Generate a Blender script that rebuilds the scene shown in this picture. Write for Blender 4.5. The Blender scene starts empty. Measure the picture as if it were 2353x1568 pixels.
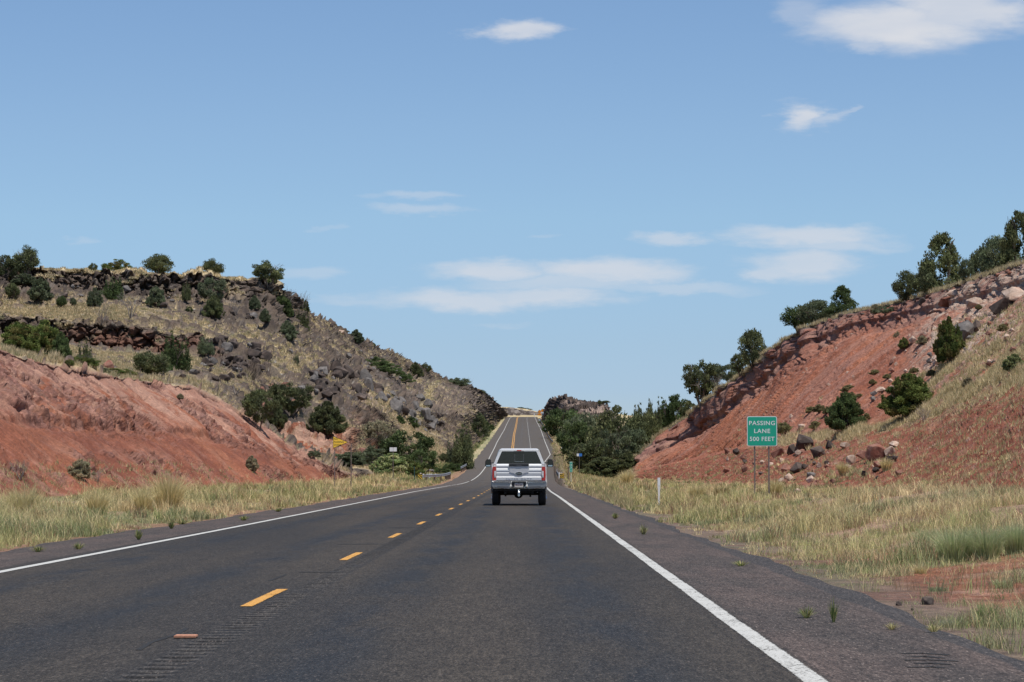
import bpy, bmesh, math, random
import numpy as np
from mathutils import Vector, Matrix, Euler

# ------------------------------------------------------------------ camera, sky, sun
scene = bpy.context.scene
COL = scene.collection
F = 5880.0            # focal length in units of the 2353-wide picture
CX, HY, CH = 1210.0, 1087.0, 1.2
cam_d = bpy.data.cameras.new("camera")
cam_d.sensor_width = 36.0
cam_d.lens = 36.0 * F / 2353.0
cam_d.clip_start = 0.5
cam_d.clip_end = 9000
cam = bpy.data.objects.new("camera", cam_d)
COL.objects.link(cam)
cam.location = (0, 0, CH)
cam.rotation_euler = (math.radians(90) + math.atan((HY - 784) / F), 0, math.atan((CX - 1176.5) / F))
scene.camera = cam

SUN = Vector((0.22, -0.24, 0.945)).normalized()
sun_d = bpy.data.lights.new("sun", 'SUN')
sun_d.energy = 4.5
sun_d.angle = math.radians(0.5)
sun_d.color = (1.0, 0.955, 0.89)
sun = bpy.data.objects.new("sun", sun_d)
COL.objects.link(sun)
sun.rotation_euler = SUN.to_track_quat('Z', 'Y').to_euler()
sun.location = (0, 0, 300)
scene.view_settings.view_transform = 'Standard'
scene.view_settings.look = 'None'
scene.view_settings.exposure = 0.16
scene.view_settings.gamma = 1.0
scene.cycles.max_bounces = 5
scene.cycles.diffuse_bounces = 3
scene.cycles.transparent_max_bounces = 8

world = bpy.data.worlds.new("World")
scene.world = world
world.use_nodes = True
wn, wl = world.node_tree.nodes, world.node_tree.links
wn.clear()
def W(t, **k):
    n = wn.new(t)
    for a, b in k.items(): setattr(n, a, b)
    return n
def wmath(op, a, b=None, c=None):
    n = W('ShaderNodeMath', operation=op)
    for i, v in enumerate((a, b, c)):
        if v is None: continue
        if isinstance(v, (int, float)): n.inputs[i].default_value = v
        else: wl.new(v, n.inputs[i])
    return n.outputs[0]
def wvec(op, a, b=None):
    n = W('ShaderNodeVectorMath', operation=op)
    for i, v in enumerate((a, b)):
        if v is None: continue
        if isinstance(v, tuple): n.inputs[i].default_value = v
        else: wl.new(v, n.inputs[i])
    return n
sky = W('ShaderNodeTexSky', sky_type='NISHITA')
sky.sun_disc = False
sky.sun_elevation = math.asin(SUN.z)
sky.sun_rotation = math.atan2(SUN.x, SUN.y)
sky.altitude = 1700
sky.air_density = 1.0
sky.dust_density = 0.6
sky.ozone_density = 1.6
tc = W('ShaderNodeTexCoord')
sep = W('ShaderNodeSeparateXYZ'); wl.new(tc.outputs['Generated'], sep.inputs[0])
ys = wmath('MAXIMUM', sep.outputs[1], 0.05)
u0 = wmath('DIVIDE', sep.outputs[0], ys)
v0 = wmath('DIVIDE', sep.outputs[2], ys)
comb = W('ShaderNodeCombineXYZ'); wl.new(u0, comb.inputs[0]); wl.new(v0, comb.inputs[1])
nz = W('ShaderNodeTexNoise'); nz.inputs['Scale'].default_value = 1.0; nz.inputs['Detail'].default_value = 6
nz.inputs['Roughness'].default_value = 0.62
sc_ = wvec('MULTIPLY', comb.outputs[0], (28.0, 95.0, 1.0)); wl.new(sc_.outputs[0], nz.inputs['Vector'])
dn = wvec('SUBTRACT', nz.outputs['Color'], (0.5, 0.5, 0.5))
dn2 = wvec('MULTIPLY', dn.outputs[0], (0.050, 0.014, 0.0))
uvd = wvec('ADD', comb.outputs[0], dn2.outputs[0])
# (x, y, half width, half height, strength) in picture units, turned into sky directions
CLOUDS = [(1190, 62, 112, 28, .85), (2060, 52, 250, 60, .98), (2210, 20, 200, 55, .9), (1850, 25, 90, 45, .35), (1990, 100, 60, 22, .5),
          (1835, 268, 76, 34, .85), (1920, 272, 60, 18, .45), (1955, 258, 24, 16, .3),
          (955, 441, 95, 12, .3), (970, 480, 110, 15, .35), (860, 450, 50, 8, .15), (1850, 541, 190, 26, .72), (1560, 547, 100, 14, .5), (1900, 562, 150, 20, .5),
          (1860, 605, 150, 38, .72), (1790, 625, 90, 20, .6),
          (1130, 622, 175, 27, .7), (1400, 625, 180, 36, .8), (1300, 652, 230, 22, .5), (1060, 690, 230, 26, .68), (1260, 685, 170, 28, .7), (830, 690, 120, 12, .25),
          (1560, 662, 200, 15, .35), (720, 628, 90, 18, .3), (180, 552, 50, 10, .2), (755, 529, 38, 9, .15), (1240, 541, 40, 7, .18), (1135, 748, 60, 8, .15),
          (600, 700, 90, 8, .1)]
mask = None
for (cx, cy, rx, ry, st) in CLOUDS:
    d_ = wvec('SUBTRACT', uvd.outputs[0], ((cx - CX) / F, (HY - cy) / F, 0))
    m_ = wvec('MULTIPLY', d_.outputs[0], (F / (rx * 1.2), F / (ry * 1.3), 0))
    l_ = wvec('LENGTH', m_.outputs[0])
    mr = W('ShaderNodeMapRange', interpolation_type='SMOOTHSTEP')
    wl.new(l_.outputs['Value'], mr.inputs['Value'])
    mr.inputs['From Min'].default_value = 1.0; mr.inputs['From Max'].default_value = 0.25
    mr.inputs['To Min'].default_value = 0.0; mr.inputs['To Max'].default_value = st
    mask = mr.outputs[0] if mask is None else wmath('MAXIMUM', mask, mr.outputs[0])
soft = W('ShaderNodeTexNoise'); soft.inputs['Scale'].default_value = 1.0; soft.inputs['Detail'].default_value = 5
sc2 = wvec('MULTIPLY', comb.outputs[0], (16.0, 60.0, 1.0)); wl.new(sc2.outputs[0], soft.inputs['Vector'])
mrs = W('ShaderNodeMapRange'); wl.new(soft.outputs[0], mrs.inputs['Value'])
mrs.inputs['From Min'].default_value = 0.25; mrs.inputs['From Max'].default_value = 0.6
mrs.inputs['To Min'].default_value = 0.72; mrs.inputs['To Max'].default_value = 1.0
mask = wmath('MULTIPLY', mask, mrs.outputs[0])
front = wmath('GREATER_THAN', sep.outputs[1], 0.1)
mask = wmath('MULTIPLY', mask, front)
tint = W('ShaderNodeMix', data_type='RGBA', blend_type='MULTIPLY'); tint.inputs[0].default_value = 1.0
wl.new(sky.outputs[0], tint.inputs[6])
ramp = W('ShaderNodeValToRGB'); rv = wmath('MULTIPLY', v0, 4.0); wl.new(rv, ramp.inputs[0])
ramp.color_ramp.elements[0].position = 0.0; ramp.color_ramp.elements[0].color = (.58, .66, .86, 1)
ramp.color_ramp.elements[1].position = 1.0; ramp.color_ramp.elements[1].color = (.87, .965, 1.05, 1)
for ps, c in ((.13, (.59, .69, .93)), (.20, (.64, .73, .91)), (.40, (.81, .905, .98)), (.54, (.86, .935, 1.0))):
    e_ = ramp.color_ramp.elements.new(ps); e_.color = (*c, 1)
gain = wvec('MULTIPLY', ramp.outputs[0], (1.15, 1.15, 1.15)); wl.new(gain.outputs[0], tint.inputs[7])
mixc = W('ShaderNodeMix', data_type='RGBA')
wl.new(mask, mixc.inputs[0]); wl.new(tint.outputs[2], mixc.inputs[6])
CLOUD_COL = (6.9, 7.1, 7.6, 1)
mixc.inputs[7].default_value = CLOUD_COL
bg = W('ShaderNodeBackground'); bg.inputs['Strength'].default_value = 0.09
wl.new(mixc.outputs[2], bg.inputs['Color'])
wo = W('ShaderNodeOutputWorld'); wl.new(bg.outputs[0], wo.inputs['Surface'])

# ------------------------------------------------------------------ helpers
def tag(o, label=None, cat=None, group=None, kind=None):
    if label: o['label'] = label
    if cat: o['category'] = cat
    if group: o['group'] = group
    if kind: o['kind'] = kind
    return o
def empty(name, loc, rz=0.0):
    o = bpy.data.objects.new(name, None); COL.objects.link(o)
    o.location = loc; o.rotation_euler = (0, 0, rz); o.empty_display_size = 0.3
    return o
def link(name, me, mat=None, parent=None):
    o = bpy.data.objects.new(name, me); COL.objects.link(o)
    if mat and not me.materials: me.materials.append(mat)
    if parent: o.parent = parent
    return o
def mesh_np(name, verts, faces, mat=None, cols=None, smooth=False):
    """verts (N,3); faces (M,k) all the same k; cols (N,3) per vertex"""
    verts = np.asarray(verts, dtype=np.float32); faces = np.asarray(faces, dtype=np.int32)
    me = bpy.data.meshes.new(name)
    k = faces.shape[1]; M = len(faces)
    me.vertices.add(len(verts)); me.vertices.foreach_set('co', verts.ravel())
    me.loops.add(M * k); me.loops.foreach_set('vertex_index', faces.ravel())
    me.polygons.add(M)
    me.polygons.foreach_set('loop_start', np.arange(0, M * k, k, dtype=np.int32))
    me.polygons.foreach_set('loop_total', np.full(M, k, dtype=np.int32))
    if smooth: me.polygons.foreach_set('use_smooth', np.ones(M, dtype=bool))
    if cols is not None:
        a = me.color_attributes.new('tone', 'FLOAT_COLOR', 'POINT')
        c4 = np.ones((len(verts), 4), dtype=np.float32); c4[:, :3] = cols
        a.data.foreach_set('color', c4.ravel())
    me.update(calc_edges=True)
    if mat: me.materials.append(mat)
    return me
class MB:
    """collects simple shapes and turns them into one mesh"""
    def __init__(s): s.v = []; s.f = []
    def add(s, vs, fs):
        n = len(s.v); s.v += [tuple(v) for v in vs]; s.f += [tuple(i + n for i in f) for f in fs]; return s
    def box(s, x0, x1, y0, y1, z0, z1):
        vs = [(x, y, z) for z in (z0, z1) for y in (y0, y1) for x in (x0, x1)]
        return s.add(vs, [(0, 2, 3, 1), (4, 5, 7, 6), (0, 1, 5, 4), (2, 6, 7, 3), (0, 4, 6, 2), (1, 3, 7, 5)])
    def prism_y(s, poly, y0, y1):
        """poly: (x,z) list, extruded along y"""
        n = len(poly)
        vs = [(x, y0, z) for x, z in poly] + [(x, y1, z) for x, z in poly]
        return s.add(vs, [tuple(range(n)), tuple(range(2 * n - 1, n - 1, -1))] + [(i, i + n, (i + 1) % n + n, (i + 1) % n) for i in range(n)])
    def prism_x(s, poly, x0, x1):
        """poly: (y,z) list, extruded along x"""
        n = len(poly)
        vs = [(x0, y, z) for y, z in poly] + [(x1, y, z) for y, z in poly]
        return s.add(vs, [tuple(range(n)), tuple(range(2 * n - 1, n - 1, -1))] + [(i, i + n, (i + 1) % n + n, (i + 1) % n) for i in range(n)])
    def tube(s, pts, rs, n=8, caps=True):
        pts = [Vector(p) for p in pts]; rings = []
        base = len(s.v)
        for i, p in enumerate(pts):
            t = (pts[min(i + 1, len(pts) - 1)] - pts[max(i - 1, 0)]).normalized()
            a = t.orthogonal().normalized() if abs(t.z) > .9 or True else None
            ref = Vector((0.13, 0.99, 0.05)) if abs(t.y) < 0.9 else Vector((1, 0, 0))
            a = t.cross(ref).normalized(); b = t.cross(a).normalized()
            r = rs[i] if isinstance(rs, (list, tuple)) else rs
            for k in range(n):
                an = 2 * math.pi * k / n
                s.v.append(tuple(p + a * r * math.cos(an) + b * r * math.sin(an)))
        for i in range(len(pts) - 1):
            for k in range(n):
                s.f.append((base + i * n + k, base + i * n + (k + 1) % n, base + (i + 1) * n + (k + 1) % n, base + (i + 1) * n + k))
        if caps:
            s.f.append(tuple(base + k for k in range(n - 1, -1, -1)))
            s.f.append(tuple(base + (len(pts) - 1) * n + k for k in range(n)))
        return s
    def build(s, name, mat, parent=None, bevel=0.0, smooth=False, seg=2):
        me = bpy.data.meshes.new(name)
        bm = bmesh.new()
        bv = [bm.verts.new(v) for v in s.v]
        for f in s.f:
            try: bm.faces.new([bv[i] for i in f])
            except ValueError: pass
        bmesh.ops.recalc_face_normals(bm, faces=bm.faces[:])
        if bevel > 0:
            bmesh.ops.bevel(bm, geom=[e for e in bm.edges if e.calc_face_angle(0) > 0.5], offset=bevel, segments=seg, affect='EDGES', clamp_overlap=True)
        if smooth:
            for f in bm.faces: f.smooth = True
        bm.to_mesh(me); bm.free()
        return link(name, me, mat, parent)

# ---- materials
def mat_new(name):
    m = bpy.data.materials.new(name); m.use_nodes = True
    nt = m.node_tree; nt.nodes.clear()
    out = nt.nodes.new('ShaderNodeOutputMaterial')
    p = nt.nodes.new('ShaderNodeBsdfPrincipled'); nt.links.new(p.outputs[0], out.inputs[0])
    return m, nt, p
def N(nt, t, **k):
    n = nt.nodes.new(t)
    for a, b in k.items(): setattr(n, a, b)
    return n
def simple(name, col, rough=.6, metal=0.0, var=.12, scale=8.0, coat=0.0, bump=0.0, spec=None):
    m, nt, p = mat_new(name)
    g = N(nt, 'ShaderNodeTexCoord')
    no = N(nt, 'ShaderNodeTexNoise'); no.inputs['Scale'].default_value = scale; no.inputs['Detail'].default_value = 5
    nt.links.new(g.outputs['Object'], no.inputs['Vector'])
    r = N(nt, 'ShaderNodeMapRange'); nt.links.new(no.outputs[0], r.inputs[0])
    r.inputs[1].default_value = .25; r.inputs[2].default_value = .75
    r.inputs[3].default_value = 1 - var; r.inputs[4].default_value = 1 + var
    mx = N(nt, 'ShaderNodeMix', data_type='RGBA', blend_type='MULTIPLY'); mx.inputs[0].default_value = 1
    mx.inputs[6].default_value = (*col, 1); nt.links.new(r.outputs[0], mx.inputs[7])
    nt.links.new(mx.outputs[2], p.inputs['Base Color'])
    p.inputs['Roughness'].default_value = rough; p.inputs['Metallic'].default_value = metal
    p.inputs['Coat Weight'].default_value = coat
    if spec is not None: p.inputs['Specular IOR Level'].default_value = spec
    if bump > 0:
        b = N(nt, 'ShaderNodeBump'); b.inputs['Strength'].default_value = bump; b.inputs['Distance'].default_value = .02
        nt.links.new(no.outputs[0], b.inputs['Height']); nt.links.new(b.outputs[0], p.inputs['Normal'])
    return m
def toned(name, rough=.9, fine=((7.0, .25), (1.3, .15)), bump=.6, bdist=.15, transl=0.0, objvar=0.0, spec=.25):
    """base colour from the mesh's own 'tone' attribute, broken up by procedural noise"""
    m, nt, p = mat_new(name)
    at = N(nt, 'ShaderNodeAttribute', attribute_name='tone')
    g = N(nt, 'ShaderNodeNewGeometry')
    col = at.outputs['Color']; hsum = None
    for i, (sc, am) in enumerate(fine):
        no = N(nt, 'ShaderNodeTexNoise'); no.inputs['Scale'].default_value = sc; no.inputs['Detail'].default_value = 7
        no.inputs['Roughness'].default_value = .68
        nt.links.new(g.outputs['Position'], no.inputs['Vector'])
        r = N(nt, 'ShaderNodeMapRange'); nt.links.new(no.outputs[0], r.inputs[0])
        r.inputs[1].default_value = .3; r.inputs[2].default_value = .7
        r.inputs[3].default_value = 1 - am; r.inputs[4].default_value = 1 + am
        mx = N(nt, 'ShaderNodeMix', data_type='RGBA', blend_type='MULTIPLY'); mx.inputs[0].default_value = 1
        nt.links.new(col, mx.inputs[6]); nt.links.new(r.outputs[0], mx.inputs[7]); col = mx.outputs[2]
        if i == 0: hsum = no.outputs[0]
    if objvar > 0:
        oi = N(nt, 'ShaderNodeObjectInfo')
        r = N(nt, 'ShaderNodeMapRange'); nt.links.new(oi.outputs['Random'], r.inputs[0])
        r.inputs[3].default_value = 1 - objvar; r.inputs[4].default_value = 1 + objvar
        mx = N(nt, 'ShaderNodeMix', data_type='RGBA', blend_type='MULTIPLY'); mx.inputs[0].default_value = 1
        nt.links.new(col, mx.inputs[6]); nt.links.new(r.outputs[0], mx.inputs[7]); col = mx.outputs[2]
        if True:
            mo = N(nt, 'ShaderNodeMix', data_type='RGBA', blend_type='MULTIPLY'); mo.inputs[0].default_value = 1
            nt.links.new(col, mo.inputs[6]); nt.links.new(oi.outputs['Color'], mo.inputs[7]); col = mo.outputs[2]
    nt.links.new(col, p.inputs['Base Color'])
    p.inputs['Roughness'].default_value = rough
    p.inputs['Specular IOR Level'].default_value = spec
    if bump > 0 and hsum is not None:
        b = N(nt, 'ShaderNodeBump'); b.inputs['Strength'].default_value = bump; b.inputs['Distance'].default_value = bdist
        nt.links.new(hsum, b.inputs['Height']); nt.links.new(b.outputs[0], p.inputs['Normal'])
    if transl > 0:
        t = N(nt, 'ShaderNodeBsdfTranslucent'); nt.links.new(col, t.inputs[0])
        ms = N(nt, 'ShaderNodeMixShader'); ms.inputs[0].default_value = transl
        nt.links.new(p.outputs[0], ms.inputs[1]); nt.links.new(t.outputs[0], ms.inputs[2])
        out = [n for n in nt.nodes if n.type == 'OUTPUT_MATERIAL'][0]
        nt.links.new(ms.outputs[0], out.inputs[0])
    return m

# ---- numpy noise
def _h(ix, iy, iz, seed):
    h = (ix.astype(np.int64) * 374761393 + iy.astype(np.int64) * 668265263 + iz.astype(np.int64) * 2147483647 + seed * 1274126177) & 0xFFFFFFFF
    h = ((h ^ (h >> 13)) * 1274126177) & 0xFFFFFFFF
    h = ((h ^ (h >> 16)) * 2246822519) & 0xFFFFFFFF
    h ^= h >> 15
    return (h & 0xFFFFFF).astype(np.float64) / 0xFFFFFF
def vnoise(x, y, z, seed=0):
    ix, iy, iz = np.floor(x), np.floor(y), np.floor(z)
    fx, fy, fz = x - ix, y - iy, z - iz
    fx, fy, fz = fx * fx * (3 - 2 * fx), fy * fy * (3 - 2 * fy), fz * fz * (3 - 2 * fz)
    r = 0
    for a in (0, 1):
        for b in (0, 1):
            for c in (0, 1):
                w = (fx if a else 1 - fx) * (fy if b else 1 - fy) * (fz if c else 1 - fz)
                r = r + w * _h(ix + a, iy + b, iz + c, seed)
    return r
def fbm(x, y, z, s, octv=4, seed=0, rough=.55):
    """0..1, feature size s metres"""
    t = 0; a = 1; n = 0; f = 1 / s
    for o in range(octv):
        t = t + a * vnoise(x * f + 17.3 * o, y * f + 5.1 * o, z * f + 9.7 * o, seed + o); n += a
        a *= rough; f *= 2.03
    return t / n
def cells(x, y, z, s, seed=0):
    """voronoi: nearest distance (in cell sizes), hash of the nearest cell, second distance"""
    X, Y, Z = x / s, y / s, z / s
    ix, iy, iz = np.floor(X), np.floor(Y), np.floor(Z)
    d1 = np.full(X.shape, 9.0); d2 = np.full(X.shape, 9.0); hid = np.zeros(X.shape)
    for a in (-1, 0, 1):
        for b in (-1, 0, 1):
            for c in (-1, 0, 1):
                jx, jy, jz = ix + a, iy + b, iz + c
                px = jx + _h(jx, jy, jz, seed + 1); py = jy + _h(jx, jy, jz, seed + 2); pz = jz + _h(jx, jy, jz, seed + 3)
                d = np.sqrt((px - X) ** 2 + (py - Y) ** 2 + (pz - Z) ** 2)
                nearer = d < d1
                d2 = np.where(nearer, d1, np.minimum(d2, d))
                hid = np.where(nearer, _h(jx, jy, jz, seed + 4), hid)
                d1 = np.where(nearer, d, d1)
    return d1, hid, d2
def sst(x, a, b):
    t = np.clip((x - a) / (b - a), 0, 1); return t * t * (3 - 2 * t)
def band(s, a, b, e0, e1=None):
    e1 = e0 if e1 is None else e1
    return sst(s, a - e0, a + e0) * (1 - sst(s, b - e1, b + e1))
def mixc3(col, c, m):
    return col * (1 - m[..., None]) + np.asarray(c) * m[..., None]
# ------------------------------------------------------------------ road profile and edges
def zr(d):
    d = np.asarray(d, dtype=float)
    z = np.where(d < 250, 0.0, np.where(d < 420, .0325 * (d - 250) ** 2 / 340.0, 2.7625 + .0325 * (d - 420)))
    c = np.clip(d - 1128, 0, None)
    return z - .0325 * np.minimum(c, 60) ** 2 / 60.0 - np.clip(c - 60, 0, None) * .055
def L_edge(d): return np.interp(d, [0, 100, 150, 300, 600, 1100, 1300], [-8.45, -8.5, -8.9, -9.1, -8.7, -9.0, -5.5])
def R_edge(d): return np.interp(d, [0, 200, 300, 430, 476, 600, 770, 1150, 1300], [3.40, 3.40, 3.6, 4.6, 5.5, 5.3, 5.1, 4.7, 6.5])
L_line = [(0, -6.37), (31, -6.37), (56, -6.45), (116, -6.8), (164, -7.15), (250, -7.2), (300, -6.6), (350, -6.42), (400, -6.4), (455, -6.6), (530, -6.65), (590, -6.8), (700, -6.75), (770, -6.7), (900, -6.95), (1078, -7.05), (1120, -6.6), (1140, -5.8), (1160, -4.2)]
C_line = [(0, -2.52), (130, -2.52), (200, -2.75), (300, -2.9), (533, -2.9), (700, -3.4), (800, -3.45), (950, -3.7), (1100, -3.95), (1130, -3.6), (1155, -2.4)]
D_line = [(470, .7), (533, .82), (600, .75), (775, .5), (900, .35), (1080, .1), (1130, .4), (1155, 1.4)]
R_line = [(0, 1.66), (130, 1.62), (164, 1.55), (250, 1.7), (300, 2.0), (380, 2.6), (430, 3.07), (462, 4.0), (476, 4.4), (530, 4.35), (595, 4.25), (770, 4.3), (900, 4.0), (1085, 3.6), (1120, 3.6), (1155, 4.6)]
def lerp_tab(t, d): return np.interp(d, [a for a, b in t], [b for a, b in t])

# ------------------------------------------------------------------ terrain from ridge, bench and toe lines
def Yz(y, d): return CH + (HY - y) * d / F
def colset(tab, Xs):
    """tab rows (X, d, y) or (X, d, ('z', v)) -> d(X), z(X)"""
    tX = [r[0] for r in tab]; tD = [r[1] for r in tab]
    tZ = [(r[2][1] if isinstance(r[2], tuple) else Yz(r[2], r[1])) for r in tab]
    return np.interp(Xs, tX, tD), None, tX, tD, tZ
def feature(tab, Xs):
    tX = np.array([r[0] for r in tab], float); tD = np.array([r[1] for r in tab], float)
    tY = np.array([(HY - (r[2][1] - CH) * F / r[1]) if isinstance(r[2], tuple) else r[2] for r in tab], float)
    d = np.exp(np.interp(Xs, tX, np.log(tD))); y = np.interp(Xs, tX, tY)
    return d, Yz(y, d)
def smoothX(a, k):
    ker = np.exp(-.5 * (np.arange(-3 * k, 3 * k + 1) / k) ** 2); ker /= ker.sum()
    p = np.pad(a, 3 * k, mode='reflect', reflect_type='odd'); return np.convolve(p, ker, 'valid')
def Lz(L, z, Xlist): return [(X, L / (abs(X - CX) / F), ('z', z)) for X in Xlist]

def z_at(L, dd): return ('z', float(zr(dd)) + L)
LF = {
 2: Lz(19, .3, (-700, -300, 0, 200, 400, 600, 800)) + [(900, 330, 1087), (1000, 395, 1076), (1063, 430, 1070), (1100, 560, 1027), (1132, 790, 986), (1150, 1000, 966), (1165, 1112, 961)],
 3: [(-700, 86, ('z', 8.5)), (-300, 113, ('z', 8.4)), (0, 143, 802), (75, 150, 828), (150, 160, 846), (250, 175, 866), (350, 200, 876), (440, 220, 888), (530, 235, 932), (600, 245, 973), (680, 255, 1030), (750, 262, 1066), (800, 276, 1093), (900, 345, 1075), (1000, 410, 1062), (1063, 450, 1055), (1100, 590, 1012), (1132, 810, 980), (1150, 1010, 964), (1165, 1118, 958)],
 4: [(-700, 130, ('z', 10.5)), (0, 230, 803), (350, 290, 882), (440, 290, 893), (530, 295, 938), (600, 300, 985), (640, 300, 1040), (700, 300, 1052), (800, 305, 1080), (900, 365, 1050), (1000, 440, 1035), (1063, 490, 1035), (1100, 640, 995), (1132, 850, 972), (1150, 1020, 961), (1165, 1124, 956)],
 5: [(-700, 250, ('z', 21)), (0, 400, 775), (150, 398, 792), (350, 395, 812), (450, 392, 815), (560, 380, 850), (640, 322, 985), (700, 322, 985), (760, 325, 990), (800, 335, 985), (900, 420, 990), (1000, 520, 985), (1063, 580, 985), (1100, 700, 975), (1132, 900, 962), (1150, 1030, 957), (1165, 1130, 953)],
 6: [(-700, 254, ('z', 24.5)), (0, 403, 730), (150, 401, 740), (350, 399, 757), (450, 398, 790), (560, 400, 830), (640, 380, 905), (700, 385, 905), (800, 385, 940), (900, 445, 955), (1000, 560, 955), (1063, 620, 960), (1100, 740, 950), (1132, 920, 950), (1150, 1040, 950), (1165, 1140, 950)],
 7: [(-700, 290, ('z', 36)), (0, 455, 650), (320, 455, 672), (500, 458, 675), (616, 470, 678), (700, 500, 760), (800, 540, 820), (900, 640, 845), (1000, 790, 880), (1063, 880, 900), (1100, 930, 910), (1132, 1000, 932), (1150, 1070, 944), (1165, 1160, 947)],
 8: [(-700, 295, ('z', 39)), (0, 459, 619), (88, 459, 618), (322, 461, 631), (498, 462, 640), (600, 474, 650), (640, 495, 662), (690, 530, 705), (716, 545, 726), (747, 560, 741), (775, 578, 757), (811, 610, 777), (852, 650, 793), (901, 700, 813), (940, 760, 831), (991, 830, 857), (1024, 880, 877), (1060, 915, 884), (1088, 940, 893), (1120, 985, 912), (1132, 1020, 923), (1145, 1060, 936), (1165, 1180, 944)],
}
LF[9] = [(-700, 360, ('z', 41)), (0, 520, 613), (322, 520, 626), (560, 530, 642), (640, 550, 675), (716, 600, 740), (811, 670, 790), (901, 760, 828), (991, 890, 870), (1088, 1010, 905), (1132, 1100, 935), (1165, 1300, 950)]
LF[10] = [(-700, 700, ('z', 38)), (0, 900, ('z', 40)), (600, 900, ('z', 38)), (900, 1300, ('z', 30)), (1165, 2200, ('z', 24))]
G14 = (1500, 1560, 1650, 1800, 2000, 2200, 2353, 2700, 2900)
RF = {
 2: [(1243, 1000, ('z', 21.4)), (1255, 900, ('z', 18.2)), (1290, 520, ('z', 5.0)), (1330, 400, ('z', 1.2)), (1400, 380, ('z', .3)), (1450, 330, ('z', .5))] + Lz(14, .5, G14),
 3: [(1243, 1020, ('z', 22)), (1255, 950, ('z', 19.8)), (1290, 600, ('z', 8)), (1330, 500, ('z', 4)), (1400, 450, ('z', 2)), (1450, 345, 1090), (1500, 330, 1078), (1550, 300, 1066), (1590, 280, 1058), (1650, 250, 1045), (1700, 225, 1035), (1790, 195, 1022), (1850, 180, 1015), (1950, 158, 1005), (2080, 146, 975), (2200, 132, 925), (2353, 118, 835), (2900, 84, ('z', 7))],
 4: [(1243, 1040, ('z', 22.6)), (1255, 970, ('z', 20.4)), (1290, 700, ('z', 11.5)), (1330, 620, ('z', 7.5)), (1400, 520, ('z', 4)), (1450, 350, 1086), (1500, 338, 1072), (1550, 312, 1062), (1590, 292, 1052), (1650, 262, 1038), (1700, 238, 1025), (1790, 206, 1008), (1850, 190, 1000), (1950, 166, 987), (2080, 152, 960), (2200, 138, 905), (2353, 124, 812), (2900, 89, ('z', 7.4))],
 5: [(1243, 1060, ('z', 23.4)), (1255, 985, 958), (1290, 940, 958), (1330, 900, 960), (1400, 850, 965), (1450, 362, 1075), (1500, 365, 1035), (1550, 362, 1015), (1590, 360, 998), (1650, 338, 950), (1700, 325, 905), (1760, 305, 860), (1790, 296, 825), (1850, 280, 785), (1950, 256, 745), (2080, 224, 718), (2200, 202, 690), (2353, 170, 640), (2900, 115, ('z', 15))],
 6: [(1243, 1075, ('z', 24.8)), (1252, 990, 947), (1261, 985, 927), (1272, 975, 918), (1299, 960, 914), (1320, 950, 925), (1378, 930, 931), (1400, 920, 940), (1450, 366, 1065), (1500, 372, 1010), (1550, 375, 978), (1590, 368, 945), (1650, 347, 897), (1700, 335, 857), (1760, 315, 812), (1790, 305, 785), (1850, 290, 750), (1950, 270, 719), (2080, 234, 690), (2200, 210, 655), (2353, 180, 603), (2900, 120, ('z', 17))],
 7: [(1243, 1120, ('z', 26)), (1255, 1050, 943), (1290, 1000, 922), (1330, 980, 930), (1400, 960, 942), (1450, 450, ('z', 2.0)), (1500, 430, ('z', 5)), (1550, 430, ('z', 7.3)), (1590, 430, ('z', 10)), (1700, 400, ('z', 14.5)), (1850, 350, ('z', 18.5)), (2353, 240, ('z', 16.5)), (2900, 180, ('z', 17))],
 8: [(1243, 1160, ('z', 26.5)), (1255, 1150, 940), (1330, 1100, 933), (1400, 1000, 944), (1450, 950, 945), (1580, 950, 950), (1700, 900, ('z', 24)), (2353, 700, ('z', 20)), (2900, 600, ('z', 20))],
 9: [(1243, 2200, ('z', 24)), (1450, 2000, ('z', 24)), (2900, 1500, ('z', 20))],
}
def edge_cols(Xs, side):
    """first two lines: under the pavement edge, and the flat strip beside it"""
    t = np.abs(Xs - CX) / F
    dd = np.exp(np.linspace(math.log(8), math.log(1400), 4000))
    E = np.abs(L_edge(dd) if side < 0 else R_edge(dd))
    d0 = np.array([dd[np.argmax(dd * tt >= (E - .25))] for tt in t])
    d1 = np.array([dd[np.argmax(dd * tt >= (E + 1.6))] for tt in t])
    return d0, d1
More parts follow.
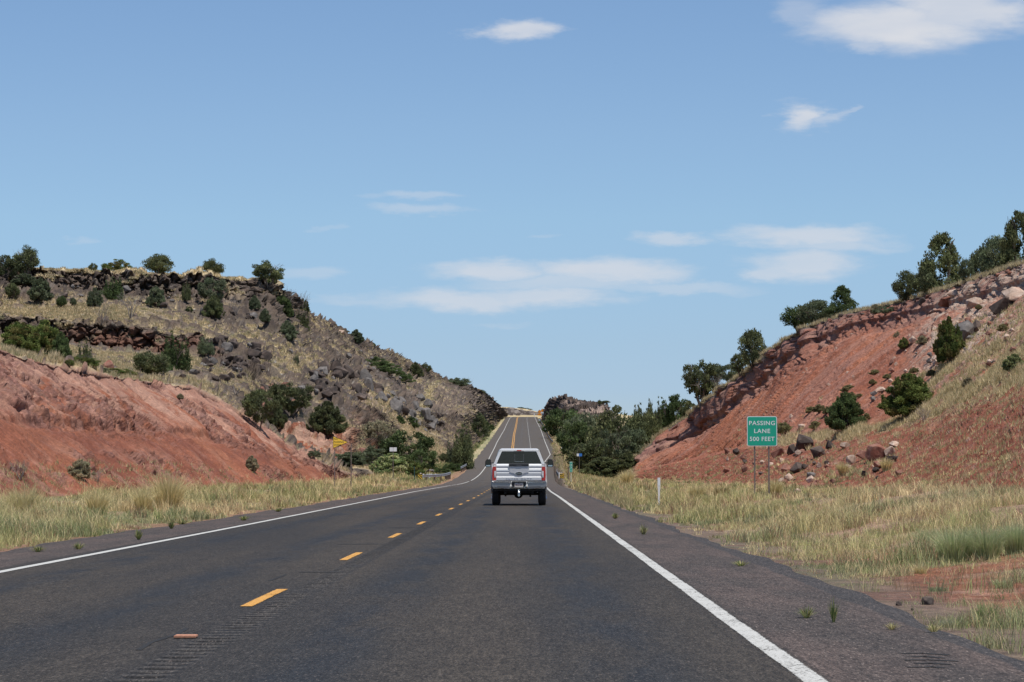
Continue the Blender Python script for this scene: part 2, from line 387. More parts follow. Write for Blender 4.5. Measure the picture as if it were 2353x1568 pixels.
def build_grid(side, tabs, X0, X1, nsub, step, xs_extra):
    Xs = np.concatenate([np.arange(xs_extra[0], X0, step * 4), np.arange(X0, X1, step), np.arange(X1, xs_extra[1] + 1, step * 4)]) if side > 0 else \
         np.concatenate([np.arange(xs_extra[0], X0, step * 4), np.arange(X0, X1 + .1, step)])
    if side > 0: Xs = Xs[Xs >= 1243]
    d0, d1 = edge_cols(Xs, side)
    K = sorted(tabs)
    D = [d0, d1]; Z = [zr(d0) - .09, zr(d1) - .12]
    for k in K:
        d, z = feature(tabs[k], Xs); D.append(d); Z.append(z)
    D = np.array(D); Z = np.array(Z)
    for i in range(1, len(D)): D[i] = np.maximum(D[i], D[i - 1] * 1.004 + .3)
    for i in range(2, len(D)):
        D[i] = smoothX(D[i], 3); Z[i] = smoothX(Z[i], 3)
    rD, rZ, rS = [], [], []
    for i in range(len(D) - 1):
        n = nsub[i]
        for j in range(n):
            t = j / n
            rD.append(D[i] * (1 - t) + D[i + 1] * t); rZ.append(Z[i] * (1 - t) + Z[i + 1] * t); rS.append(i + t)
    rD.append(D[-1]); rZ.append(Z[-1]); rS.append(len(D) - 1)
    gd, gz = np.array(rD), np.array(rZ)
    s = np.array(rS)[:, None] * np.ones_like(gd); Xg = np.ones_like(gd) * Xs[None, :]
    # soften the corners between the lines
    for _ in range(3):
        gz[3:-3] = .25 * gz[2:-4] + .5 * gz[3:-3] + .25 * gz[4:-2]
    return Xs, Xg, s, gd, gz
def grid_normals(P):
    du = np.zeros_like(P); dv = np.zeros_like(P)
    du[:, 1:-1] = P[:, 2:] - P[:, :-2]; du[:, 0] = P[:, 1] - P[:, 0]; du[:, -1] = P[:, -1] - P[:, -2]
    dv[1:-1] = P[2:] - P[:-2]; dv[0] = P[1] - P[0]; dv[-1] = P[-1] - P[-2]
    n = np.cross(du, dv); n /= (np.linalg.norm(n, axis=2, keepdims=True) + 1e-9)
    return n
def grid_faces(nr, nc):
    i = np.arange(nr - 1)[:, None] * nc + np.arange(nc - 1)[None, :]
    return np.stack([i, i + 1, i + 1 + nc, i + nc], -1).reshape(-1, 4)

GRASS = (.50, .39, .225); GRASS2 = (.38, .295, .17); GREEN = (.17, .20, .08)
RED = (.300, .108, .060); RED2 = (.215, .072, .041); ORANGE = (.36, .138, .072)
PINK = (.43, .25, .18); PALE = (.48, .38, .30); MAUVE = (.19, .10, .085)
BASALT = (.062, .047, .039); BASALT2 = (.118, .086, .066); BROWNR = (.16, .078, .052); GRAVEL = (.235, .18, .14)
TERR_MAT = toned("hillside_soil", fine=((3.6, .3), (11.0, .3)), bump=.9, bdist=.30)

def make_left():
    ns = [16, 24, 230, 18, 90, 60, 84, 60, 10, 4]
    Xs, X, s, d, z = build_grid(-1, LF, -60, 1165, ns, 2.2, (-700, 1165))
    x = (X - CX) / F * d; y = d.copy()
    P = np.stack([x, y, z], -1); n = grid_normals(P); n = np.where((n[..., 2:3] < 0), -n, n)
    zero = np.zeros_like(x)
    bank = band(s, 2.0, 3.02, .04, .06) * (1 - sst(X, 790, 830))       # the near red cut
    up = sst(s, 2.25, 2.8)
    # --- near bank: ribs running downslope, ledgy outcrops
    warp = fbm(x, y, z, 9, 3, 3) * 6
    rib = np.abs(fbm(y * 1.0 + warp, x * .16, z * .16, 2.6, 4, 11) - .5) * 2
    f1, hid, f2 = cells(x, y, z * 1.2, .55, 5)
    f1b, hidb, f2b = cells(x, y, z * 1.1, 1.7, 9)
    outc = sst(fbm(x, y * .8, z, 6, 4, 31), .47, .56) * sst(s, 2.30, 2.55) + band(s, 2.08, 2.26, .03) * sst(fbm(x, y, z, 5, 3, 33), .54, .60) * .8
    outc = np.clip(outc, 0, 1)
    rough = .22 + .78 * np.clip(outc + sst(fbm(x, y, z, 3, 3, 35), .5, .6) * .4, 0, 1)
    h = bank * (-.36 * (1 - sst(rib, 0, .5)) * (.15 + .85 * up) + 1.1 * (fbm(x, y, z, 7, 3, 41) - .5) + .55 * (fbm(x, y, z, 2.2, 3, 42) - .5)
                + .50 * (fbm(x, y, z, .8, 4, 43, .7) - .5) * rough + .07 * (fbm(x, y, z, .22, 2, 44) - .5) + outc * (.22 * (hid - .4) + .50 * (hidb - .45) - .25 * (1 - sst(f2b - f1b, 0, .12))))
    ledge = band(s, 2.42, 2.50, .02) * sst(fbm(x, y, zero, 12, 2, 51), .42, .5) * (X < 560)
    h -= bank * ledge * .35
    h *= np.where(s > 2.8, .75, 1)
    col = np.ones(x.shape + (3,)) * np.array(RED)
    n1 = fbm(x, y, z, 5, 5, 61); n2 = fbm(x, y, z, 1.2, 4, 62); n3 = fbm(x, y, z, .35, 3, 63)
    col = mixc3(col, RED2, np.clip(sst(n1, .46, .60) * .8 + band(s, 2.30, 2.52, .06) * .5, 0, 1) * (1 - up * .5))
    col = mixc3(col, ORANGE, sst(fbm(x, y, z, 9, 3, 64), .5, .62) * .55)
    pinkm = np.clip(up * sst(n2, .36, .50) * sst(fbm(y + warp, x * .2, z * .2, 3.5, 3, 66), .30, .48) * 1.1 + band(s, 2.88, 3.05, .05) * .7, 0, 1) * sst(s, 2.3, 2.6)
    col = mixc3(col, PINK, np.clip(pinkm * 1.1, 0, 1) * .9)
    col = mixc3(col, MAUVE, outc * sst(hid, .35, .7) * .75)
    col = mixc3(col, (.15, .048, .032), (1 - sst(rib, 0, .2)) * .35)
    low = 1 - sst(s, 2.1, 2.4)
    col = mixc3(col, PINK, low * sst(fbm(x, y, z, 2.2, 3, 68), .54, .66) * .45)
    cr_ = fbm(x, y, z, .45, 4, 70, .75)
    col = mixc3(col, (.36, .19, .145), sst(cr_, .56, .66) * (.10 + .5 * rough))
    col = mixc3(col, (.12, .05, .034), (1 - sst(cr_, .34, .43)) * (.02 + .6 * outc))
    n25 = fbm(x, y, z, .8, 4, 69)
    col = mixc3(col, (.13, .05, .035), sst(n25, .56, .68) * outc * .8)
    col = mixc3(col, (.30, .155, .115), sst(1 - n25, .56, .66) * outc * .6)
    # --- hill
    hill = sst(s, 3.0, 3.12) * (1 - sst(X, 790, 830)) + sst(X, 790, 830) * sst(s, 2.0, 2.3)
    hill = np.clip(hill, 0, 1)
    rimfade = 1 - sst(s, 8.02, 8.4)
    hs = np.clip(d / 450.0, .7, 2.2)
    h = h + hill * rimfade * 1.5 * (fbm(x, y, z, 14, 4, 71) - .5)
    cliff_lo = band(s, 4.96, 6.03, .05) * (1 - sst(X, 440, 540))
    cliff_hi = band(s, 6.85, 8.0, .12, .02) * (1 - sst(X, 640, 720))
    cliff_far = band(s, 5.2, 8.0, .4, .02) * sst(X, 1060, 1110)
    cliff = np.clip(cliff_lo + cliff_hi + cliff_far, 0, 1)
    Yp = HY - (z - CH) * F / d
    dark = 0 * X
    for (bx, by, rx, ry, st) in ((520, 818, 95, 42, 1), (455, 845, 50, 26, .8), (795, 878, 85, 40, 1), (940, 935, 75, 34, 1), (815, 832, 70, 20, .8), (1080, 922, 60, 24, 1), (600, 690, 70, 26, .9), 
                                 (760, 770, 40, 12, .5), (870, 800, 60, 18, .9), (960, 850, 50, 16, .9), (1040, 888, 50, 14, .9), (330, 742, 200, 9, .9), (60, 700, 80, 14, .5), (640, 930, 60, 30, .5), (1010, 965, 50, 30, .7)):
        dark = np.maximum(dark, st * np.exp(-(((X - bx) / rx) ** 2 + ((Yp - by) / ry) ** 2)))
    g1, gid, g2 = cells(x, y, z * .75, 2.0, 81)
    k1, kid, k2 = cells(x, y, z * 1.4, 1.0, 85)
    crack = 1 - sst(g2 - g1, 0, .18)
    hc_ = cliff * rimfade * (2.6 * (gid - .35) + 1.2 * (kid - .5) - 1.1 * crack)
    # boulders strewn over the slope
    rockn = fbm(x, y, z, 16, 4, 91); rockn2 = fbm(x, y, z, 5, 3, 93)
    grassy = band(s, 3.0, 4.9, .1) * (1 - sst(X, 420, 560))                 # terrace above the cut
    meadow = np.clip(np.exp(-(((X - 210) / 160) ** 2 + ((s - 6.35) / .45) ** 2)) + np.exp(-(((X - 560) / 90) ** 2 + ((s - 4.5) / .35) ** 2)) * .6, 0, 1)
    dens = .38 + 2.0 * (rockn - .45) + .9 * (rockn2 - .5) - .65 * grassy - .55 * meadow + .5 * band(s, 6.5, 8, .15, .05) \
        + .25 * np.exp(-((X - 780) / 70) ** 2) * band(s, 5.3, 6.9, .3)
    tl = np.clip(((X - 835) * 175 + (Yp - 880) * 165) / (175 ** 2 + 165 ** 2), 0, 1)
    chute = np.exp(-((((X - 835 - 175 * tl) ** 2 + (Yp - 880 - 165 * tl) ** 2) ** .5) / 20) ** 2) * hill
    dens = dens + .55 * dark - 1.1 * chute
    tan_chute = np.exp(-(((X - (905 + (s - 4.2) * 34)) / 13) ** 2)) * band(s, 4.0, 7.6, .4, .2)
    dens = np.clip(dens - tan_chute, 0.02, .8) * hill * rimfade
    rock = cliff.copy()
    for (sz, amp, sd) in ((1.9, .85, 101), (1.05, .55, 111), (3.3, 1.2, 121)):
        sz2 = sz
        c1, cid, c2 = cells(x, y, z, sz2, sd)
        on = (cid < dens * (.75 if sz < 3 else .35)) * sst(c2 - c1, .02, .14) * (1 - sst(c1, .42, .58))
        fac = (cid * 37.0) % 1.0
        h += on * amp * (.5 + fac * .6) * (1 - .5 * c1)
        rock = np.maximum(rock, on)
    tanc = mixc3(np.ones(x.shape + (3,)) * np.array(GRASS), GRASS2, sst(fbm(x, y, z, 3, 4, 131), .42, .6))
    tanc = mixc3(tanc, (.26, .195, .135), sst(fbm(x, y, z, 7, 4, 133), .46, .60) * .75)
    tanc = mixc3(tanc, (.13, .10, .08), sst(fbm(x, y, z, 1.0, 3, 135), .55, .66) * .55 * (1 - meadow))
    tanc = mixc3(tanc, (.50, .42, .25), tan_chute * .8)
    tanc = mixc3(tanc, (.46, .32, .24), chute * sst(n2, .34, .5) * .95); tanc = mixc3(tanc, (.52, .44, .37), chute * sst(n3, .58, .66) * .7)
    tanc = mixc3(tanc, (.16, .17, .08), sst(fbm(x, y, z, 6, 3, 139), .60, .70) * .4)
    rockc = mixc3(np.ones(x.shape + (3,)) * np.array(BASALT), BASALT2, sst(fbm(x, y, z, 1.6, 3, 137), .40, .62))
    rockc = mixc3(rockc, (.22, .19, .16), sst(n2, .60, .70) * .45)
    rockc = mixc3(rockc, BROWNR, cliff_lo * sst(X, 100, 220) * (1 - sst(s, 5.6, 5.95)) * .85)
    rockc = mixc3(rockc, (.24, .175, .135), sst(X, 840, 1050) * sst(fbm(x, y, z, 4, 3, 141), .5, .6) * .5)
    # seams of soil inside the cliffs
    seam = cliff * sst(fbm(x, y, z, 2.2, 3, 151), .56, .66) * .8
    rockm = np.clip(rock * (1 - seam), 0, 1)
    patch = sst(fbm(x, y, z, 9, 4, 161) + .5 * (fbm(x, y, z, 1.3, 4, 162) - .5) + .14 * dark, .49, .54) * (1 - meadow * .9) * (1 - grassy * .7) * (1 - tan_chute) * (1 - chute)
    tanc = mixc3(tanc, (.075, .058, .048), patch * .85)
    p1, pid, p2_ = cells(x, y, z, .55, 165)
    tanc = mixc3(tanc, (.06, .05, .043), (pid < .16 + .3 * patch) * (1 - sst(p1, .35, .5)) * (1 - .7 * meadow))
    tanc = mixc3(tanc, (.30, .27, .23), (pid > .94) * (1 - sst(p1, .3, .4)))
    # red and pink washes in the slope
    def blob(cx, cs, rx, rs): return np.exp(-(((X - cx) / rx) ** 2 + ((s - cs) / rs) ** 2))
    redcut = band(s, 3.9, 5.0, .06, .08) * band(X, 632, 815, 12) 
    wash = np.clip(blob(866, 4.5, 34, .8) * 1.3 - .25, 0, 1) * sst(n2, .36, .5)
    pinkw = np.clip(blob(835, 5.5, 42, .7) * 1.2 - .3, 0, 1)
    hc = mixc3(tanc, PINK, np.clip(pinkw + redcut * sst(n2, .44, .56), 0, 1) * .85)
    hc = mixc3(hc, PALE, pinkw * sst(n3, .55, .65) * .8)
    hc = mixc3(hc, RED, np.clip(wash + redcut * (1 - sst(n2, .42, .54)), 0, 1))
    h += redcut * (.5 * (kid - .5) + .3 * (hid - .5))
    hc = mixc3(hc, 1.0 * rockc[..., :], rockm * (1 - redcut * .8)) if False else hc * (1 - (rockm * (1 - redcut * .8))[..., None]) + rockc * (rockm * (1 - redcut * .8))[..., None]
    cap = np.clip(band(s, 7.97, 9.5, .03), 0, 1) * (1 - sst(X, 620, 660))
    hc = mixc3(hc, (.50, .40, .24), cap)
    col = col * (1 - hill[..., None]) + hc * hill[..., None]
    # verge
    verge = 1 - sst(s, 1.85, 2.06)
    vg = mixc3(np.ones(x.shape + (3,)) * np.array((.34, .23, .14)), GREEN, sst(n1, .42, .6) * .7)
    vg = mixc3(vg, (.30, .15, .10), (1 - sst(s, .6, 1.2)) * .7)
    far = sst(d, 380, 460) * (1 - sst(s, 2.6, 3.0)) * sst(X, 1040, 1080)
    col = col * (1 - verge[..., None]) + vg * verge[..., None]
    col = col * (1 - far[..., None]) + mixc3(np.ones(x.shape + (3,)) * np.array((.42, .34, .20)), (.26, .25, .13), sst(fbm(x, y, z, 14, 3, 171), .46, .58)) * far[..., None]
    h = h + verge * .12 * (n2 - .5) * sst(s, .5, 1)
    col = col * (.70 + .60 * n3[..., None])
    P = P + n * h[..., None]
    nh = n * np.array([1, 1, 0]); nh /= (np.linalg.norm(nh, axis=2, keepdims=True) + 1e-6); nh = nh * .6 + np.array([.1, -.5, .1]); P = P + nh * hc_[..., None]
    return Xs, P, col, s

def make_right():
    ns = [70, 150, 100, 20, 190, 60, 10, 6, 3]
    Xs, X, s, d, z = build_grid(1, RF, 1243, 2430, ns, 2.2, (1243, 2900))
    x = (X - CX) / F * d; y = d.copy()
    P = np.stack([x, y, z], -1); n = grid_normals(P); n = np.where((n[..., 2:3] < 0), -n, n)
    zero = np.zeros_like(x)
    n1 = fbm(x, y, z, 5, 5, 261); n2 = fbm(x, y, z, 1.2, 4, 262); n3 = fbm(x, y, z, .35, 3, 263)
    near = sst(X, 1440, 1470)
    verge = 1 - sst(s, 1.75, 2.1)
    low = band(s, 1.95, 3.0, .08, .05) * near
    bench = band(s, 2.97, 4.0, .05, .06) * near * sst(X, 1700, 1780)
    face = band(s, 3.95, 4.97, .05, .04) * near
    lip = band(s, 4.9, 6.0, .10, .04) * near
    warp = fbm(x, y, z, 9, 3, 203) * 6
    rib = np.abs(fbm(y + warp, x * .16, z * .16, 3.2, 4, 211) - .5) * 2
    f1, hid, f2 = cells(x, y, z * 1.2, .8, 205)
    f1b, hidb, f2b = cells(x, y, z * .5, 2.4, 209)
    vert = np.abs(fbm(y, x * .4, z * .08, 1.1, 3, 213) - .5) * 2
    ledgy = sst(fbm(x, y, z, 8, 3, 231), .46, .56)
    lowlip = 1 - sst(X, 1800, 1960)                              # the cliffy lip is tall only at the far, low end
    h = face * (-.35 * (1 - sst(rib, 0, .4)) + 1.0 * (fbm(x, y, z, 10, 3, 241) - .5) + .24 * (fbm(x, y, z, 1.4, 4, 243) - .5) + .22 * ledgy * sst(s, 4.45, 4.8) * (hid - .4))
    upper = band(s, 4.74, 4.97, .06, .03) * near * lowlip
    q6, _ = feature(RF[6], Xs); q6 = smoothX(q6, 3)[None, :] + 0 * x      # distance along the crest
    q6 = q6 + 5 * (fbm(x, y, z, 3, 3, 218) - .5)
    vb1, vhid, vb2 = cells(q6, z * 1.7 + 3 * (fbm(x, y, z, 5, 2, 219) - .5), zero, 6.5, 215)
    vert = np.abs(fbm(q6, zero, z * .3, 3.5, 3, 213) - .5) * 2
    cl = (lip * (.40 + .55 * lowlip) + upper * .6) * (1.3 * (vhid - .45) + .10 * (hid - .4) + 1.2 * (fbm(x, y, z * .3, 4, 3, 217) - .5) - .6 * (1 - sst(vb2 - vb1, 0, .15)) - .5 * (1 - sst(vert, 0, .25)))
    h -= near * band(s, 4.84, 5.02, .04, .03) * (.30 + .3 * lowlip)
    h += low * (.6 * (fbm(x, y, z, 4, 4, 245) - .5) + .36 * (fbm(x, y, z, .9, 4, 246, .7) - .5) - .15 * (1 - sst(rib, 0, .3)))
    h += bench * .8 * (fbm(x, y, z, 3, 3, 247) - .5)
    col = np.ones(x.shape + (3,)) * np.array(RED)
    col = mixc3(col, RED2, sst(n1, .46, .62) * .6)
    col = mixc3(col, ORANGE, face * sst(fbm(x, y, z, 10, 3, 264), .46, .6) * .6)
    col = mixc3(col, (.33, .17, .125), face * sst(fbm(y + warp, x * .2, z * .15, 2.5, 4, 265), .5, .64) * .55)
    col = mixc3(col, RED2, low * .55)
    cr_ = fbm(x, y, z, .5, 4, 268, .75)
    col = mixc3(col, (.38, .21, .155), sst(cr_, .57, .66) * .45)
    col = mixc3(col, (.13, .052, .036), (1 - sst(cr_, .33, .41)) * (.18 + .3 * low))
    col = col * np.where(near > .5, 1.12, 1)[..., None]
    lipm = np.clip(lip * 1.0 + upper * .8, 0, 1)
    lipc = mixc3(np.ones(x.shape + (3,)) * np.array(MAUVE), PINK, sst(n2, .42, .6) * .6)
    lipc = mixc3(lipc, RED, sst(fbm(x, y, z, 4, 3, 267), .5, .6) * .6)
    col = col * (1 - lipm[..., None] * .85) + lipc * lipm[..., None] * .85
    # pale broken rock in the upper right, spilling down
    sl = X - (s - 4.0) * 60
    scree = near * np.clip(sst(sl, 2030, 2110) * band(s, 3.7, 5.9, .3, .1) * sst(fbm(x, y, z, 3.5, 4, 269), .30, .50), 0, 1) * (1 - sst(X, 2230, 2420) * (1 - sst(s, 4.25, 4.6)) * .7)
    c1, cid, c2 = cells(x, y, z, .45, 271)
    col = mixc3(col, PALE, scree * sst(cid, .3, .7) * .85)
    col = mixc3(col, PINK, scree * (1 - sst(cid, .3, .7)) * .75)
    h += scree * .32 * (cid - .3) * (1 - c1)
    # caprock crust along the crest
    crust = near * band(s, 5.80, 6.08, .04, .02)
    col = mixc3(col, (.13, .10, .085), crust * sst(n2, .4, .52))
    gcrest = near * sst(s, 6.0, 6.1)
    col = mixc3(col, (.45, .37, .22), gcrest)
    # bench grass and grassy shoulder on the right
    gr = np.clip(bench * 1.0 + near * sst(X, 2060, 2300) * band(s, 2.75, 3.3, .12, .1) * sst(fbm(x, y, z, 1.6, 3, 250), .48, .56), 0, 1) * sst(n2, .34, .46)
    grr = near * sst(sl, 2190, 2330) * band(s, 3.2, 4.45, .3, .15) * sst(fbm(x, y, z, 2.0, 4, 249), .53, .60)
    gcol = mixc3(np.ones(x.shape + (3,)) * np.array(GRASS), GRASS2, sst(n2, .45, .6))
    gm = np.clip(gr + grr * .85, 0, 1)
    col = col * (1 - gm[..., None]) + gcol * gm[..., None]
    # small stones
    on = (cid < .16 + .25 * low * sst(n1, .5, .6)) * (1 - sst(c1, .25, .4)) * near * sst(s, 2.1, 2.4) * (1 - sst(s, 5.9, 6))
    stone = mixc3(np.ones(x.shape + (3,)) * np.array((.20, .10, .075)), PALE, sst((cid * 91) % 1, .75, .85))
    col = col * (1 - on[..., None] * .8) + stone * on[..., None] * .8
    h += on * .10
    # verge
    vg = mixc3(np.ones(x.shape + (3,)) * np.array((.36, .25, .155)), GREEN, sst(n1, .42, .6) * .6)
    vg = mixc3(vg, RED, np.clip(np.exp(-(((x - 5.0) / .9) ** 2 + ((y - 29) / 6) ** 2)) * 1.3 + sst(fbm(x, y, zero, 3, 3, 281), .60, .68) * .8, 0, 1) * .85)
    vg = mixc3(vg, (.42, .25, .18), sst(fbm(x, y, zero, .5, 4, 283, .7), .54, .62) * .6); vg = mixc3(vg, (.15, .075, .05), (1 - sst(fbm(x, y, zero, .35, 4, 284, .7), .36, .43)) * .6)
    vg = mixc3(vg, (.12, .10, .085), (1 - sst(s, .3, 1.0)) * .6)
    col = col * (1 - verge[..., None]) + vg * verge[..., None]
    h += verge * (.10 * (n2 - .5) + .05 * (fbm(x, y, zero, .25, 3, 285) - .5)) * sst(s, .4, 1.0)
    mound = np.exp(-((x - 9.5) / 3.0) ** 2) * np.exp(-((y - 58) / 26) ** 2)
    P[..., 2] += mound * .55
    # far side: valley and the basalt knob
    fr = 1 - near
    g1, gid, g2 = cells(x, y, z * .7, 3.2, 291)
    cl = np.nan_to_num(cl)
    knob = fr * band(s, 4.9, 7.3, .15, .3) * sst(X, 1248, 1256)
    h += knob * (2.4 * (gid - .4) + 1.2 * (hid - .5))
    fc = mixc3(np.ones(x.shape + (3,)) * np.array((.42, .34, .19)), GREEN, sst(fbm(x, y, z, 12, 3, 293), .5, .62) * .5 * (1 - sst(s, 3, 4)))
    kc = mixc3(np.ones(x.shape + (3,)) * np.array(BASALT2), BASALT, sst(gid, .4, .6))
    kc = mixc3(kc, (.36, .27, .22), sst(fbm(x, y, z, 7, 3, 295), .5, .6) * .8)
    fc = fc * (1 - knob[..., None]) + kc * knob[..., None]
    w = fr * sst(s, 1.2, 1.6)
    col = col * (1 - w[..., None]) + fc * w[..., None]
    col = col * (.70 + .60 * n3[..., None])
    P = P + n * h[..., None]
    nh = n * np.array([1, 1, 0]); nh /= (np.linalg.norm(nh, axis=2, keepdims=True) + 1e-6); P = P + nh * (cl * .9)[..., None]
    return Xs, P, col, s

def make_center():
    Xs = np.arange(1100, 1285, 1.6)
    t = [(np.full_like(Xs, 1165.), zr(np.full_like(Xs, 1165.)) - .3), (np.full_like(Xs, 1215.), np.full_like(Xs, 26.6))]
    top = np.interp(Xs, [1100, 1145, 1165, 1180, 1206, 1225, 1240, 1285], [925, 938, 939, 941, 945, 948, 951, 955])
    cap = np.interp(Xs, [1100, 1145, 1170, 1180, 1206, 1230, 1243, 1285], [921, 935, 936, 938, 940, 945, 950, 954])
    t.append((np.full_like(Xs, 1235.), Yz(954.5, 1235.) + 0 * Xs)); t.append((np.full_like(Xs, 1243.), Yz(top, 1243.)))
    t.append((np.full_like(Xs, 1330.), Yz(cap, 1330.))); t.append((np.full_like(Xs, 2300.), Yz(cap + 5, 2300.)))
    ns = [6, 10, 26, 10, 4]; rd, rz_, rs = [], [], []
    for i in range(5):
        for j in range(ns[i]):
            k = j / ns[i]; rd.append(t[i][0] * (1 - k) + t[i + 1][0] * k); rz_.append(t[i][1] * (1 - k) + t[i + 1][1] * k); rs.append(i + k)
    rd.append(t[5][0]); rz_.append(t[5][1]); rs.append(5)
    d, z = np.array(rd), np.array(rz_); s = np.array(rs)[:, None] + 0 * d; X = Xs[None] + 0 * d
    x = (X - CX) / F * d; P = np.stack([x, d, z], -1); n = grid_normals(P)
    c1, cid, c2 = cells(x, d, z, 1.5, 301)
    rock = band(s, 1.95, 3.25, .05)
    P = P + n * (rock * (1.1 * (cid - .4)))[..., None]
    col = np.ones(x.shape + (3,)) * np.array((.44, .35, .2))
    rc = mixc3(np.ones(x.shape + (3,)) * np.array((.075, .062, .055)), (.20, .17, .145), sst(cid, .68, .8))
    rc = mixc3(rc, BASALT, 1 - sst(cid, .3, .6))
    col = col * (1 - rock[..., None]) + rc * rock[..., None]
    return Xs, P, col, s

def put_grid(name, G):
    Xs, P, col, s = G
    nr, nc = P.shape[:2]
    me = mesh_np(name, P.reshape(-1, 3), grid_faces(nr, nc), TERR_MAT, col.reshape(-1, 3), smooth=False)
    return tag(link(name, me), kind='structure')
GL = make_left(); GR = make_right(); GC = make_center()
hill_l = put_grid("hillside", GL); hill_r = put_grid("hillside", GR); hill_c = put_grid("hillside", GC)
# the one sheet of ground under everything, out to the horizon
gs = 6000.0
m_ground = simple("dry_plain", (.34, .27, .17), .95, var=.2, scale=.05)
MB().add([(-gs, -gs, -1.6), (gs, -gs, -1.6), (gs, gs, -1.6), (-gs, gs, -1.6)], [(0, 1, 2, 3)]).build("ground", m_ground)["kind"] = "structure"

def _prep(G):
    Xs, P, col, s = G
    return dict(Xs=Xs, P=P, D=P[..., 1], Z=P[..., 2], Y=HY - (P[..., 2] - CH) * F / P[..., 1], Xp=CX + P[..., 0] * F / P[..., 1], col=col, s=s)
TL, TR, TC = _prep(GL), _prep(GR), _prep(GC)
def gridof(X): return TL if X < 1166 else (TR if X > 1243 else TC)
def hit(X, Y, dmin=0, dmax=1e9):
    """the terrain point seen at picture position (X, Y)"""
    T = gridof(X); j = int(np.argmin(np.abs(T['Xs'] - X)))
    yy, dd = T['Y'][:, j], T['D'][:, j]
    ok = (yy <= Y) & (dd >= dmin) & (dd <= dmax)
    i = int(np.argmax(ok)) if ok.any() else int(np.argmin(np.where((dd >= dmin) & (dd <= dmax), yy, 1e9)))
    i0 = max(i - 1, 0)
    if ok.any() and yy[i0] > Y and dd[i0] >= dmin * .9:
        t = (yy[i0] - Y) / max(yy[i0] - yy[i], 1e-6); t = min(max(t, 0), 1)
    else: t = 1.0
    d = dd[i0] * (1 - t) + dd[i] * t; z = T['Z'][i0, j] * (1 - t) + T['Z'][i, j] * t
    return Vector(((X - CX) / F * d, d, z))
def at(X, Y, d): return Vector(((X - CX) / F * d, d, CH + (HY - Y) * d / F))
def gz(x, y):
    """terrain height at world (x, y), vectorised"""
    x = np.atleast_1d(np.asarray(x, float)); y = np.atleast_1d(np.asarray(y, float))
    X = CX + x * F / y; out = np.zeros_like(x)
    for T, m in ((TL, X < 1166), (TR, X > 1243), (TC, (X >= 1166) & (X <= 1243))):
        if not m.any(): continue
        xi = np.clip(np.searchsorted(T['Xs'], X[m]), 1, len(T['Xs']) - 1)
        xi = np.where(np.abs(T['Xs'][xi] - X[m]) < np.abs(T['Xs'][xi - 1] - X[m]), xi, xi - 1)
        D = T['D']; lo = np.zeros(len(xi), int); hi = np.full(len(xi), D.shape[0] - 1)
        yy = y[m]
        for _ in range(10):
            mid = (lo + hi) // 2; g = D[mid, xi] <= yy
            lo = np.where(g, mid, lo); hi = np.where(g, hi, mid)
        a, b = D[lo, xi], D[hi, xi]; t = np.clip((yy - a) / np.maximum(b - a, 1e-6), 0, 1)
        out[m] = T['Z'][lo, xi] * (1 - t) + T['Z'][hi, xi] * t
    return out
# ------------------------------------------------------------------ road
def road_mesh():
    ys = np.concatenate([np.arange(8, 14, .5), np.arange(14, 62, .05), np.arange(62, 200, 1.0), np.arange(200, 1300, 4.0)])
    base = np.array([0, .25, .5, .75, 1.0])
    rb = (-2.40, -2.385, -2.29, -2.21, -2.13, -2.115)
    cols = []
    for yv in ys:
        l, r = float(L_edge(yv)), float(R_edge(yv))
        wob = .10 * math.sin(yv * .21) + .07 * math.sin(yv * .63 + 1) + .04 * math.sin(yv * 1.9)
        w2 = .07 * math.sin(yv * .17 + 2) + .06 * math.sin(yv * .55) + .035 * math.sin(yv * 1.7)
        cols.append([l + wob, l + .5, -7, -5, -3] + list(rb) + [-1, 0, 1, 2.3, r - .4, r + w2])
    X = np.array(cols); Y = ys[:, None] + 0 * X; Z = zr(Y) + 0
    Z[:, 0] -= .05; Z[:, -1] -= .05
    near = (ys > 14) & (ys < 60)
    ph = (ys % .32) / .32
    groove = np.where(near, -.022 * np.clip(np.sin(ph * 2 * math.pi), 0, 1) ** .7, 0)
    groove *= (np.sin(ys * .9) > -.9)
    for c in (7, 8): Z[:, c] += groove
    P = np.stack([X, Y, Z], -1)
    # skirt down at both sides so that the pavement has an edge
    return P
def tree_math(nt, op, a, b=None):
    n = N(nt, 'ShaderNodeMath', operation=op)
    for i, v in enumerate((a, b)):
        if v is None: continue
        if isinstance(v, (int, float)): n.inputs[i].default_value = v
        else: nt.links.new(v, n.inputs[i])
    return n.outputs[0]
